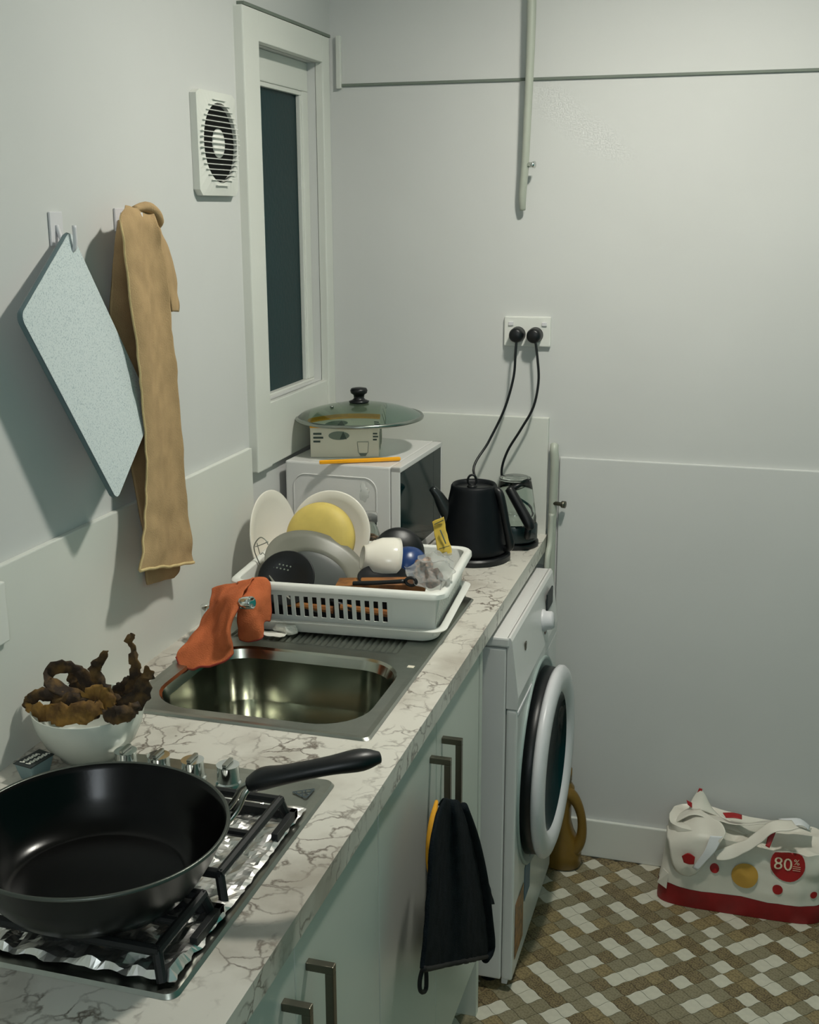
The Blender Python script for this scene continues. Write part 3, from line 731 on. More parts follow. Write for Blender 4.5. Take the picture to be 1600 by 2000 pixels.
# spout pointing left
sp = cr([KC+Vector((-.050,-.02,.100)), KC+Vector((-.066,-.026,.128)), KC+Vector((-.078,-.030,.152)), KC+Vector((-.092,-.034,.170))], 10)
MB().tube(sp, crs([.020,.016,.012,.0085], 10), 14).out('spout', mat('steel_black_spout', (60,64,64), .3, metal=.6, var=.05), kt, smooth=True)
hp = [KC+Vector((.044,-.006,.168)), KC+Vector((.060,-.010,.163)), KC+Vector((.069,-.012,.140)), KC+Vector((.080,-.014,.090)), KC+Vector((.090,-.015,.048)), KC+Vector((.086,-.012,.034)), KC+Vector((.072,-.008,.030))]
MB().tube(cr(hp, 24), crs([.008,.009,.0085,.008,.009,.008,.007], 24), 10, flat=1.2).out('handle', BLACKP, kt, smooth=True)
# sockets and cords
so = tag(empty('wall_socket', (.498, D, 1.35)), 'white double wall socket with two black plugs', 'socket')
MB().box((.441, D-.011, 1.349), (.555, D-.0005, 1.421), .003).out('face_plate', PLAST, so)
for x in (.458, .540):
    MB().box((x-.006, D-.0145, 1.399), (x+.006, D-.0105, 1.408), .001).out('switch', PLAST2, so)
def plug(x, z, parent):
    MB().lathe([(0,.034),(.012,.034),(.0165,.030),(.018,.022),(.018,.004),(.019,0)], frame((x, D-.0112, z), (0,-1,0)), 28).out('plug', BLACKP, parent, smooth=True)
plug(.4755, 1.378, kt)
def cpath(l): return [P(u, v, 'y', y) for u, v, y in l]
c1 = cpath([(1009,664,2.803),(1007,690,2.797),(1003,738,2.792),(985,800,2.782),(955,862,2.765),(925,918,2.715)]) + [Vector((.44,2.672,1.0)), Vector((.44,2.668,.90)), KC+Vector((.01,.080,.008))]
MB().tube(cr(c1, 60), .0031, 8).out('cord', BLACKP, kt, smooth=True)

JC = Vector((.498, 2.716, ZC))
jg = tag(empty('electric_jug', JC), 'black-handled electric jug half hidden behind the black kettle', 'kettle')
TJ = Matrix.Translation(JC)
MB().lathe([(0,0),(.058,0),(.060,.004),(.059,.012),(0,.013)], TJ, 40).out('power_base', BLACKP, jg, auto=.6)
MB().lathe([(0,.014),(.052,.014),(.056,.018),(.056,.052),(.053,.058),(0,.058)], TJ, 40).out('heater_base', mat('teal_black', (26,44,46), .3, var=.1), jg, smooth=True)
MB().lathe([(.053,.058),(.050,.09),(.043,.14),(.038,.163),(.0365,.163),(.0415,.14),(.0485,.09),(.0515,.060)], TJ, 44, closed=True).out('glass_wall', GLASSC, jg, smooth=True)
MB().lathe([(0,.170),(.030,.170),(.038,.167),(.039,.161),(.034,.160),(0,.160)], TJ, 36).out('lid', GLASSC, jg, smooth=True)
h0, h1, h2 = P(997,958,'y',2.665), P(1018,995,'y',2.655), P(1038,1034,'y',2.645)
MB().tube(cr([P(994,953,'y',2.666), h0, h1, P(1034,1024,'y',2.647), h2], 16), crs([.0095,.0115,.0125,.0125,.008], 16), 12, flat=1.0).out('handle', BLACKP, jg, smooth=True)
MB().tube([P(1033,1030,'y',2.648), P(1030,1048,'y',2.655), JC+Vector((.048,-.02,.03))], [.009,.008,.009], 10).out('handle_foot', BLACKP, jg, smooth=True)
MB().tube([P(996,956,'y',2.666), JC+Vector((.034,-.012,.163))], [.007,.006], 8).out('handle_arm', BLACKP, jg, smooth=True)
plug(.5185, 1.3775, jg)
c2 = cpath([(1046,666,2.803),(1050,700,2.797),(1052,745,2.792),(1042,795,2.785),(1018,838,2.778),(992,880,2.772),(980,918,2.768),(985,946,2.764),(994,962,2.762)]) + [Vector((.535,2.762,.96)), Vector((.535,2.765,.90)), JC+Vector((.02,.058,.007))]
MB().tube(cr(c2, 60), .0031, 8).out('cord', BLACKP, jg, smooth=True)

# ================================================================== PIPES ON THE BACK WALL
pp = tag(empty('wall_pipe', (.50, D, 1.66)), 'painted pipe with small valve hanging down the upper back wall', 'pipe')
pth = [P(1038,-260,'y',2.800), P(1039,-120,'y',2.800), P(1039,0,'y',2.800), P(1036,110,'y',2.800), P(1031,220,'y',2.804), P(1026,320,'y',2.808), P(1021,380,'y',2.815), P(1021,410,'y',2.822)]
MB().tube(cr(pth, 40), crs([.0105,.0105,.0105,.0098,.0092,.009,.009,.007], 40), 14).out('tube', PAINTPIPE, pp, smooth=True)
vq = P(1032,322,'y',2.806)
MB().tube([vq, vq+Vector((.010,-.006,0)), vq+Vector((.016,-.008,0))], [.0055,.006,.0085], 12).out('valve', CHROME, pp, smooth=True)
pp['label'] = 'painted pipe with small valve hanging down the upper back wall'
bp_ = tag(empty('water_pipe', (.574, D, .45)), 'grey-green painted water pipe with tap beside the splashback', 'pipe')
MB().tube(cr([Vector((.572, D-.022, .40)), Vector((.573, D-.022, .80)), Vector((.574, D-.020, .95)), Vector((.576, D-.020, 1.06)), Vector((.573, D-.018, 1.098)), Vector((.572, D-.010, 1.108))], 30), .0105, 12).out('tube', PAINTPIPE, bp_, smooth=True)
tq = Vector((.577, D-.025, .965))
MB().tube([tq, tq+Vector((.018,-.006,0)), tq+Vector((.022,-.007,0)), tq+Vector((.030,-.009,0))], [.005,.005,.009,.009], 12).out('tap_valve', HANDLE, bp_, smooth=True)
MB().tube(cr([Vector((.574, D-.034, .94)), Vector((.574, D-.048, .87)), Vector((.573, D-.085, .80)), Vector((.573, D-.09, .50))], 20), .007, 10).out('hose', PAINTPIPE, bp_, smooth=True)

# ================================================================== EXTRACTOR VENT ON THE LEFT WALL
vt = tag(empty('extractor_vent', (0, 2.158, 1.70)), 'white wall extractor fan with slatted round grille', 'vent')
vy, vz, vr = 2.160, 1.797, .0735
VY0, VY1, VZ0, VZ1 = 2.074, 2.246, 1.700, 1.890
# plate with a round hole
n = 48; plate = MB(); circ = []; sqr = []
for k in range(n):
    a = 2*PI*k/n; c_, s_ = math.cos(a), math.sin(a)
    circ.append(Vector((.020, vy+vr*c_, vz+vr*s_)))
    t = min(((VY1-vy)/c_ if c_ > 1e-6 else 1e9), ((VY0-vy)/c_ if c_ < -1e-6 else 1e9), ((VZ1-vz)/s_ if s_ > 1e-6 else 1e9), ((VZ0-vz)/s_ if s_ < -1e-6 else 1e9))
    sqr.append(Vector((.014, vy+t*c_, vz+t*s_)))
circ_b = [Vector((.002, v.y, v.z)) for v in circ]; sqr_b = [Vector((.0005, v.y, v.z)) for v in sqr]
plate.add(sqr+circ, [(i, (i+1)%n, n+(i+1)%n, n+i) for i in range(n)])
plate.add(circ+circ_b, [(i, (i+1)%n, n+(i+1)%n, n+i) for i in range(n)])
plate.add(sqr_b+sqr, [(i, (i+1)%n, n+(i+1)%n, n+i) for i in range(n)])
plate.out('face_plate', TRIMW, vt)
MB().lathe([(0,.0135),(vr-.004,.0135),(vr-.004,.001)], frame((.001, vy, vz), (1,0,0)), 40).out('dark_opening', DARK, vt)
MB().lathe([(0,.0158),(.024,.0158),(.027,.0148),(.027,.0125)], frame((.001, vy, vz), (1,0,0)), 32).out('motor_hub', PLAST, vt, smooth=True)
for k in range(17):
    zz = vz-.078+.156*k/16; hw = math.sqrt(max(0, (vr+.009)**2-(zz-vz)**2))
    if hw < .012: continue
    MB().box((.0175, vy-hw, zz-.0006), (.0225, vy+hw, zz+.0006)).out('slat', PLAST, vt)

# small plate cut by the left edge of the picture
tag(MB().box((.011, 1.27, 1.070), (.020, 1.375, 1.160), .002).out('switch_plate', PLAST), 'white switch plate at the left edge of the picture', 'switch plate')

# ================================================================== CHOPPING BOARD, HOOKS, TAN TOWEL
def hook(yc, z0, z1_, label, tipx, hy):
    h = tag(empty('adhesive_hook', (0, yc, z0)), label, 'hook')
    MB().box((.0005, yc-.017, z0), (.004, yc+.017, z1_), .0012).out('backplate', PLAST2, h)
    MB().tube(cr([(.004,hy,z0+.030),(.010,hy,z0+.012),(.020,hy,z0-.004),(tipx-.004,hy,z0-.006),(tipx,hy,z0+.006),(tipx,hy,z0+.030)], 22), .0034, 10).out('hook_arm', PLAST2, h, smooth=True)
hook(1.602, 1.622, 1.672, 'white adhesive wall hook holding the chopping board', .034, 1.601)
hook(1.793, 1.640, 1.677, 'white adhesive wall hook behind the tan towel', .040, 1.795)

Tb, Lb, Bb = P(140,455,'x',.026), P(40,617,'x',.056), P(229,977,'x',.078)
e1 = (Bb-Lb); e2 = (Tb-Lb); Wd = e2.length; Ht = e1.length
ux = e1.normalized(); uy = (e2-ux*e2.dot(ux)).normalized(); un = ux.cross(uy)
if un.x < 0: un = -un
bo = tag(empty('chopping_board', Bb), 'pale speckled chopping board hanging by its corner from a hook', 'chopping board')
bpoly = rounded_rect(0, Ht, 0, Wd, .014, 6)
def bpt(a, b, t): return Lb + ux*a + uy*b + un*t
nB = len(bpoly)
MB().add([bpt(a, b, 0) for a, b in bpoly], [tuple(range(nB))]).add([bpt(a, b, -.009) for a, b in bpoly], [tuple(range(nB))[::-1]]).out('board_face', BOARD, bo)
be = MB(); r0 = [bpt(a, b, -.0005) for a, b in bpoly]; r1 = [Lb + ux*(Ht/2+(a-Ht/2)*1.008) + uy*(Wd/2+(b-Wd/2)*1.014) + un*-.0045 for a, b in bpoly]; r2 = [bpt(a, b, -.0085) for a, b in bpoly]
be.grid([r0, r1, r2], closed=True).out('board_edge', BOARDE, bo, smooth=True)

tw = tag(empty('tan_towel', P(300,1140,'x',.03)), 'folded tan towel hanging from a wall hook beside the chopping board', 'towel')
def sheet(rowspec, nu, nv, fold=0, wav=3, seed=1, amp=.0015):
    "rowspec: (vpx, uL, uR, xL, xR) rows, top to bottom"
    strands = []
    for k in range(6):
        f = k/5; st = []
        for v0, v1, uL, uR, xL, xR in rowspec:
            x = xL+(xR-xL)*f + fold*math.sin(PI*f*wav)
            st.append(P(uL+(uR-uL)*f, v0+(v1-v0)*f, 'x', x))
        strands.append(st)
    return jitter(patch(strands, nu, nv), amp, 30, seed)
front = [(404,412,243,300,.040,.034),(432,432,238,306,.056,.046),(480,478,240,314,.060,.046),(600,598,256,330,.060,.045),(720,716,272,342,.060,.044),(860,856,284,354,.060,.044),(990,985,285,364,.062,.046),(1060,1050,279,372,.066,.048),(1113,1098,272,377,.068,.050)]
o = MB().grid(sheet(front, 24, 60, .007, 2.2, 1, .004)).out('front_fold', TOWELT, tw, smooth=True); solid(o, .005)
back = [(430,430,232,250,.020,.030),(480,480,224,262,.016,.032),(560,560,218,272,.014,.030),(640,640,216,290,.014,.028),(780,780,232,310,.016,.028),(940,940,262,330,.018,.030),(1060,1060,283,345,.020,.032),(1120,1110,285,350,.020,.032),(1143,1128,288,338,.020,.030)]
o = MB().grid(sheet(back, 16, 50, .004, 1, 2)).out('back_fold', TOWELT, tw, smooth=True); solid(o, .004)
# bunched end on the right of the hook
bl = MB()
bl.tube(cr([P(262,408,'x',.034), P(285,404,'x',.036), P(300,415,'x',.032), P(309,432,'x',.026), P(303,446,'x',.02)], 18), crs([.006,.011,.012,.010,.006], 18), 12, flat=.8)
bl.out('bunched_top', TOWELT, tw, smooth=True)
side_ = [(440,446,298,308,.040,.022),(470,478,304,322,.038,.018),(500,505,312,331,.036,.016),(540,545,320,339,.036,.015),(580,585,328,346,.036,.015),(606,608,332,345,.034,.018)]
o = MB().grid(sheet(side_, 10, 26, .008, 1, 3, .003)).out('side_fold', TOWELT, tw, smooth=True); solid(o, .009)
hem = MB(); fr_rows = sheet(front, 24, 60, .007, 2.2, 1, .004)
hem.tube([v+Vector((.002,0,0)) for v in fr_rows[-1]], .0030, 8)
hem.tube([r[0]+Vector((.001,0,0)) for r in fr_rows[4:]], .0019, 6)
o = hem.out('hem', TOWELH, tw, smooth=True)

# ================================================================== ORANGE CLOTH ON THE TAP
oc = tag(empty('orange_cloth', P(430,1295,'z',.89)), 'orange microfibre cloth draped over the sink tap', 'cloth')
def S(*a): return [P(u, v, 'y', y) for u, v, y in a]
# left flap: strands from back ridge over the top to the hem near the sink bowl
L_ = [S((428,1160,1.955),(412,1152,1.93),(404,1176,1.90),(390,1212,1.87),(372,1248,1.83),(352,1268,1.80),(343,1284,1.785)),
      S((440,1160,1.955),(424,1144,1.93),(412,1182,1.885),(398,1222,1.85),(380,1254,1.815),(362,1280,1.79),(350,1297,1.775)),
      S((455,1155,1.955),(440,1141,1.925),(425,1185,1.865),(408,1230,1.835),(396,1262,1.81),(384,1288,1.785),(374,1304,1.770)),
      S((470,1150,1.955),(456,1139,1.92),(436,1188,1.845),(420,1232,1.82),(412,1266,1.80),(404,1290,1.785),(398,1304,1.772)),
      S((485,1145,1.955),(470,1136,1.915),(447,1186,1.835),(434,1230,1.805),(430,1262,1.79),(428,1284,1.785),(425,1297,1.778)),
      S((495,1143,1.955),(482,1134,1.91),(458,1178,1.832),(447,1215,1.80),(446,1245,1.79),(447,1264,1.79),(446,1279,1.788)),
      S((500,1143,1.955),(490,1133,1.905),(470,1176,1.836),(456,1205,1.815),(451,1232,1.812),(452,1256,1.812),(450,1270,1.812))]
o = MB().grid(jitter(jitter(patch(L_, 36, 40), .009, 19, 2), .003, 45, 7)).out('left_flap', CLOTHO, oc, smooth=True); solid(o, .0032)
R1 = [S((470,1150,1.96),(466,1138,1.925),(466,1172,1.862),(466,1200,1.862),(468,1226,1.866),(470,1249,1.870)),
      S((480,1150,1.96),(480,1134,1.925),(480,1170,1.868),(482,1205,1.862),(484,1232,1.862),(486,1253,1.865)),
      S((495,1148,1.965),(496,1131,1.93),(496,1165,1.885),(498,1200,1.872),(502,1228,1.868),(506,1246,1.868)),
      S((508,1146,1.965),(510,1129,1.935),(508,1160,1.900),(507,1190,1.89),(510,1214,1.885),(513,1238,1.880)),
      S((518,1146,1.965),(520,1130,1.94),(520,1158,1.91),(519,1184,1.905),(518,1200,1.90),(517,1214,1.895)),
      S((522,1148,1.965),(526,1138,1.945),(528,1160,1.925),(528,1182,1.92),(528,1198,1.915),(526,1212,1.91))]
o = MB().grid(jitter(jitter(patch(R1, 24, 30), .006, 22, 4), .003, 45, 8)).out('right_flap', CLOTHO, oc, smooth=True); solid(o, .0032)
hr_ = MB(); gl_ = jitter(jitter(patch(L_, 36, 40), .009, 19, 2), .003, 45, 7); gr_ = jitter(jitter(patch(R1, 24, 30), .006, 22, 4), .003, 45, 8)
hr_.tube([v for v in gl_[-1]], .0021, 6); hr_.tube([r[-1] for r in gl_[14:]], .0018, 6)
hr_.tube([v for v in gr_[-1][:15]], .0022, 6); hr_.tube([r[-1] for r in gr_[4:]], .0020, 6); hr_.tube([v for v in gr_[-1][15:]], .0018, 6)
hr_.out('red_hem', CLOTHR, oc, smooth=True)

# crumpled white scrap on the drainer
scr = MB(); c_ = P(560,1229,'z',.892)
rows = []
for i in range(15):
    ph = PI*i/14; row = []
    for k in range(22):
        a = 2*PI*k/22; d = Vector((math.cos(a)*math.sin(ph)*.024, math.sin(a)*math.sin(ph)*.013, math.cos(ph)*.011))
        d *= 1+.45*mnoise.noise(d*90+Vector((3,1,2))); row.append(c_+d+Vector((0,0,.002)))
    rows.append(row)
scr.grid(rows, closed=True)
tag(scr.out('paper_scrap', PAPER), 'crumpled white paper scrap on the drainer beside the cloth', 'scrap')
s2 = MB(); c_ = P(532,1240,'z',.886); rows = []
for i in range(9):
    row = []
    for k in range(9): row.append(c_ + Vector(((i-4)*.0068, (k-4)*.003, .0012+.004*abs(mnoise.noise(Vector((i*.7,k*.7,4)))))))
    rows.append(row)
tag(solid(s2.grid(rows).out('paper_strip', PAPER), .001), 'flat damp white paper strip under the orange cloth edge', 'scrap')

# ================================================================== DARK TOWEL ON THE CABINET HANDLES
dt = tag(empty('charcoal_towel', P(890,1880,'x',.60)), 'charcoal hand towel hanging from the sink cabinet handles', 'towel')
def sheet2(rowspec, nu, nv, folds, seed, amp=.0015):
    strands = []; K = 12
    for k in range(K+1):
        f = k/K; st = []
        for i, (vL, vR, uL, uR, x) in enumerate(rowspec):
            g = min(1, i/3)
            st.append(P(uL+(uR-uL)*f, vL+(vR-vL)*f, 'x', x + folds*g*math.sin(f*PI*3.2+.5+i*.12)))
        strands.append(st)
    return jitter(patch(strands, nu, nv), amp, 40, seed)
fr2 = [(1574,1574,858,896,.600),(1562,1566,866,892,.606),(1580,1585,858,902,.610),(1640,1645,844,920,.611),(1720,1715,838,934,.612),(1800,1800,832,946,.613),(1850,1848,828,952,.613),(1893,1868,824,950,.613)]
g2 = sheet2(fr2, 44, 46, .0055, 3)
o = MB().grid(g2).out('front_drape', TOWELK, dt, smooth=True); solid(o, .006)
bk2 = [(1575,1575,862,896,.590),(1600,1610,880,918,.592),(1680,1690,900,942,.594),(1740,1745,920,958,.595),(1762,1766,930,964,.596)]
o = MB().grid(sheet2(bk2, 14, 24, .003, 5)).out('back_drape', TOWELK, dt, smooth=True); solid(o, .006)
rl2 = [P(905,1575,'x',.603), P(925,1640,'x',.606), P(942,1720,'x',.607), P(952,1800,'x',.608), P(956,1850,'x',.608), P(948,1874,'x',.608)]
MB().tube(cr(rl2, 24), crs([.008,.011,.012,.012,.012,.008], 24), 12).out('rolled_edge', TOWELK, dt, smooth=True)
MB().tube([v+Vector((.002,0,0)) for v in g2[-1]], .0045, 8).out('hem', BLKHEM, dt, smooth=True)
lq = [P(827,1888,'x',.612), P(821,1910,'x',.612), P(820,1930,'x',.612), P(825,1938,'x',.612), P(832,1932,'x',.612), P(833,1910,'x',.612), P(832,1892,'x',.612)]
MB().tube(cr(lq, 22), .0035, 8).out('hanging_loop', BLKHEM, dt, smooth=True)
yl = [P(853,1565,'x',.588), P(846,1600,'x',.592), P(841,1640,'x',.594), P(839,1680,'x',.595), P(839,1705,'x',.596)]
MB().tube(cr(yl, 18), crs([.003,.006,.007,.006,.003], 18), 10).out('yellow_lining', mat('yellow_lining_cloth', (210,150,30), .8, var=.1, vscale=40), dt, smooth=True)

# ================================================================== AMBER JUG BESIDE THE MACHINE
jb = tag(empty('amber_jug', (.640, 2.762, 0)), 'amber plastic jug with loop handle on the floor behind the washing machine', 'jug')
def flatrow(cx_, cy_, z, a, b, n=24): return [Vector((cx_+a*math.copysign(abs(math.cos(2*PI*k/n))**.8, math.cos(2*PI*k/n)), cy_+b*math.sin(2*PI*k/n), z)) for k in range(n)]
rows = [flatrow(.632,2.765,z,a,b) for z,a,b in ((.0005,.001,.001),(.0005,.046,.036),(.008,.052,.042),(.045,.052,.043),(.075,.044,.040),(.100,.030,.034),(.130,.022,.028),(.17,.022,.026),(.20,.030,.026),(.225,.028,.024),(.24,.018,.018),(.26,.016,.016),(.262,.001,.001))]
MB().grid(rows, closed=True).out('jug_body', AMBER, jb, smooth=True)
hpth = [P(1098,1648,'y',2.752), P(1118,1660,'y',2.752), P(1134,1640,'y',2.752), P(1137,1605,'y',2.752), P(1130,1575,'y',2.752), P(1117,1554,'y',2.752), P(1100,1545,'y',2.752)]
MB().tube(cr(hpth, 28), crs([.014,.018,.014,.0115,.0125,.016,.018], 28), 14).out('loop_handle', AMBER, jb, smooth=True)
MB().lathe([(.018,.245),(.021,.245),(.021,.275),(0,.277)], Matrix.Translation((.632,2.765,0)), 24).out('cap', AMBER, jb, smooth=True)

# ================================================================== SHOPPING BAG
bg = tag(empty('shopping_bag', (1.085, 2.715, 0)), 'white reusable shopping bag with red dots collapsed on the floor', 'bag')
BCx, BCy, BHW, BHD = 1.083, 2.722, .196, .070; BH = .192
def bag_pt(th, t, off=0.0):
    "th angle (0 = right, -pi/2 = towards camera), t 0..1 height"
    c_, s_ = math.cos(th), math.sin(th)
    hw = BHW*(1-.06*t**2); hd = BHD*(1+.12*math.sin(PI*min(1,t*1.1)))
    x = BCx + (hw+off)*math.copysign(abs(c_)**.38, c_) + .012*t; y = BCy + (hd+off)*math.copysign(abs(s_)**.45, s_) + .01*t
    hgt = BH - .012*math.sin((x-BCx)*9)
    z = .001 + t*hgt
    q = Vector((x, y, z))
    nv = Vector(mnoise.noise_vector(q*16+Vector((1,2,3))))*.010*min(1, t*2.2) + Vector(mnoise.noise_vector(q*38))*.0035*min(1, t*2.2)
    nv.z *= .7
    return q + nv
def bag_strip(t0, t1, nt, off, na=96):
    return [[bag_pt(2*PI*k/na, t0+(t1-t0)*i/nt, off) for k in range(na)] for i in range(nt+1)]
ZBND = .27
bt = MB(); bt.grid(bag_strip(ZBND, 1, 16, 0), closed=True).out('bag_side', BAGW, bg, smooth=True)
bt = MB(); rows = bag_strip(0, ZBND, 5, .001)
bt.grid(rows, closed=True); nb = len(rows[0]); bt.add(rows[0], [tuple(range(nb))])
bt.out('red_base_band', REDB, bg, smooth=True)
# sagging top of the bag
rows = []
for i in range(13):
    f = 1-i/12; row = []
    for k in range(96):
        e = bag_pt(2*PI*k/96, 1, 0); cpt = Vector((BCx+.01, BCy+.01, e.z))
        q = cpt.lerp(e, f); q.z = e.z - .022*(1-f**2) + .05*(1-f)*f*max(0, -math.cos(2*PI*k/96))
        q += Vector(mnoise.noise_vector(q*22+Vector((5,5,0))))*.022*(1-f**6)
        row.append(q)
    rows.append(row)
MB().grid(rows, closed=True).out('bag_top', BAGW, bg, smooth=True)
# prints on the front: th in front range, located by x
def th_of(x, t):
    best = (9, 0)
    for k in range(400):
        th = -PI + PI*k/399
        p_ = bag_pt(th, t)
        if abs(p_.x-x) < best[0]: best = (abs(p_.x-x), th)
    return best[1]
def bag_uv(x, z):
    t = .5
    for _ in range(5):
        th = th_of(x, t); p_ = bag_pt(th, t); t = min(1.0, max(0, t + (z-p_.z)/BH))
    return th, t
def front_pt(x, z, off=.0018):
    "point on the camera side of the bag at given x, z (fast lookup)"
    c_ = max(-.999, min(.999, (x-BCx-.006)/BHW)); c2 = math.copysign(abs(c_)**(1/.38), c_); th = -math.acos(c2)
    t = min(1, max(0, (z-.001)/BH)); q = bag_pt(th, t)
    for _ in range(4):
        t = min(1, max(0, t+(z-q.z)/BH)); c_ = max(-.999, min(.999, c_+(x-q.x)/BHW)); c2 = math.copysign(abs(c_)**(1/.38), c_); th = -math.acos(c2); q = bag_pt(th, t)
    return q + Vector((0,-off,0))
def bag_disc(u, v, ru, rv, name, mt, off=.0022, nr=6, na=28, clip=None):
    c = P(u, v, 'y', BCy-BHD); sc = (P(u+1, v, 'y', BCy-BHD)-c).length
    m = MB(); rows = []
    for i in range(1, nr+1):
        rows.append([front_pt(c.x+ru*sc*i/nr*math.cos(2*PI*k/na), c.z+rv*sc*i/nr*math.sin(2*PI*k/na)*1.12, off) for k in range(na)])
    rows.insert(0, [front_pt(c.x, c.z, off)]*na)
    m.grid(rows, closed=True); o = m.out(name, mt, bg, smooth=True); return o, c, sc
bag_disc(1539, 1689, 34, 33, 'red_badge', REDP, .0028)
for u, v, r in ((1345,1678,15),(1396,1693,9),(1519,1736,10),(1563,1640,15),(1590,1752,7)):
    bag_disc(u, v, r, r*.95, 'red_dot', REDP)
bag_disc(1455, 1708, 26, 24, 'mustard_dot', MUST, .005)
# 80% lettering on the badge
c8 = P(1533, 1688, 'y', BCy-BHD); sc8 = (P(1534,1688,'y',BCy-BHD)-c8).length
def on_badge(body, size, du, dv, name):
    me = text_mesh(body, size, .0, Matrix())
    bm = bmesh.new(); bm.from_mesh(me); bmesh.ops.triangulate(bm, faces=bm.faces[:]); bm.to_mesh(me); bm.free()
    for v in me.vertices:
        x = c8.x + du*sc8 + v.co.x; z = c8.z - dv*sc8 + v.co.y
        v.co = front_pt(x, z, .0045)
    return link(name, me, CREAMP, bg)
on_badge('80', .044, -3, 1, 'lettering'); on_badge('%', .020, 23, -7, 'lettering')
for k in range(3):
    a, b = front_pt(c8.x+16*sc8, c8.z-(2+4*k)*sc8, .0045), front_pt(c8.x+31*sc8, c8.z-(2+4*k)*sc8, .0045)
    MB().tube([a, b], .0008, 5, flat=.5).out('small_print_line', CREAMP, bg)
# folded top edges, straps and corners
def fold(strands, nu, nv, name, mt, th=.0018, amp=.005, seed=1):
    o = MB().grid(jitter(patch(strands, nu, nv), amp, 28, seed)).out(name, mt, bg, smooth=True); solid(o, th); return o
B_ = lambda *a: [P(u, v, 'y', y) for u, v, y in a]
fold([B_((1303,1612,2.72),(1306,1650,2.66),(1318,1700,2.645),(1345,1712,2.640)), B_((1330,1596,2.73),(1345,1630,2.655),(1352,1668,2.64),(1352,1710,2.638)), B_((1350,1582,2.73),(1385,1625,2.655),(1398,1650,2.638),(1362,1705,2.637)), B_((1365,1580,2.74),(1410,1612,2.66),(1412,1640,2.638),(1375,1690,2.637))], 18, 20, 'corner_fold', BAGW, seed=2)
fold([B_((1388,1632,2.640),(1376,1662,2.632),(1352,1694,2.632)), B_((1412,1634,2.638),(1396,1664,2.630),(1362,1700,2.631))], 8, 14, 'strap', BAGG, seed=3, amp=.001)
fold([B_((1345,1580,2.74),(1352,1562,2.755),(1366,1541,2.765)), B_((1372,1582,2.74),(1372,1562,2.755),(1370,1541,2.765)), B_((1410,1598,2.745),(1392,1580,2.76),(1374,1548,2.766))], 12, 12, 'peak_fold', BAGW, seed=4, amp=.002)
fold([B_((1362,1548,2.762),(1366,1539,2.764)), B_((1371,1550,2.762),(1372,1541,2.764))], 5, 5, 'red_corner', REDP, seed=5, amp=.0005)
fold([B_((1341,1562,2.742),(1344,1572,2.738)), B_((1352,1568,2.742),(1352,1578,2.738))], 5, 5, 'red_corner', REDP, seed=6, amp=.0005)
fold([B_((1308,1606,2.74),(1310,1614,2.70)), B_((1345,1580,2.75),(1350,1592,2.70)), B_((1392,1590,2.76),(1396,1602,2.70)), B_((1450,1606,2.76),(1450,1612,2.70)), B_((1530,1602,2.76),(1530,1610,2.70)), B_((1585,1618,2.75),(1583,1626,2.70))], 40, 6, 'rim_fold', BAGW, seed=7, amp=.004)
fold([B_((1390,1662,2.648),(1398,1680,2.634)), B_((1430,1650,2.655),(1440,1674,2.634)), B_((1470,1632,2.66),(1482,1652,2.634)), B_((1500,1606,2.68),(1512,1628,2.640)), B_((1545,1602,2.69),(1560,1616,2.645))], 30, 8, 'front_fold', BAGW, seed=8, amp=.005)
fold([B_((1412,1588,2.735),(1418,1597,2.715)), B_((1432,1588,2.735),(1435,1598,2.712)), B_((1450,1592,2.735),(1450,1600,2.713))], 8, 6, 'red_dot', REDP, seed=9, amp=.001)
fold([B_((1503,1622,2.662),(1495,1652,2.642)), B_((1518,1620,2.662),(1503,1656,2.640))], 5, 8, 'red_dot', REDP, seed=10, amp=.001)
fold([B_((1520,1600,2.72),(1525,1615,2.69)), B_((1560,1598,2.72),(1565,1612,2.69)), B_((1582,1612,2.72),(1580,1622,2.69))], 10, 8, 'strap', BAGG, seed=11, amp=.003)
fold([B_((1332,1672,2.626),(1336,1684,2.626)), B_((1345,1666,2.624),(1346,1688,2.624)), B_((1358,1674,2.624),(1356,1688,2.624))], 8, 8, 'red_dot', REDP, seed=13, amp=.0004)
# tag panel on the left end of the band
MB().prism([P(1284,1722,'y',2.668), P(1302,1735,'y',2.655), P(1306,1705,'y',2.655), P(1296,1695,'y',2.668)], (0,-.002,0)).out('end_label', BAGW, bg)

# ================================================================== DISH RACK
RA = math.radians(4.0); RW, RD = .425, .325
RO = Vector((.090, 1.955, 0))                       # near left corner of the rim
rx = Vector((math.cos(RA), math.sin(RA), 0)); ry = Vector((-math.sin(RA), math.cos(RA), 0))
RM = Matrix(((rx.x, ry.x, 0, RO.x), (rx.y, ry.y, 0, RO.y), (0,0,1,0), (0,0,0,1)))
ra = tag(empty('dish_rack', RM @ Vector((RW/2, RD/2, z1))), 'white plastic dish rack full of washing up on the drainer', 'dish rack')
def rr3(x0, x1, y0, y1, r, z, n=6): return [RM @ Vector((a, b, z)) for a, b in rounded_rect(x0, x1, y0, y1, r, n)]
ztr = z1+.0012
tr_ = MB()
lv = [(.024,ztr),(.020,ztr+.004),(.014,ztr+.022),(.003,ztr+.024),(.001,ztr+.027),(.006,ztr+.029),(.017,ztr+.026),(.024,ztr+.006),(.03,ztr+.004)]
rows = [rr3(i, RW-i, i, RD-i, .03, z) for i, z in lv]; tr_.grid(rows, closed=True)
nn = len(rows[0]); tr_.add(rows[0], [tuple(range(nn))]); tr_.add(rows[-1], [tuple(range(nn))])
tr_.out('drip_tray', PLAST, ra, auto=.7)
zb_, zt_ = ztr+.012, .986
bk = MB(); th = .0028
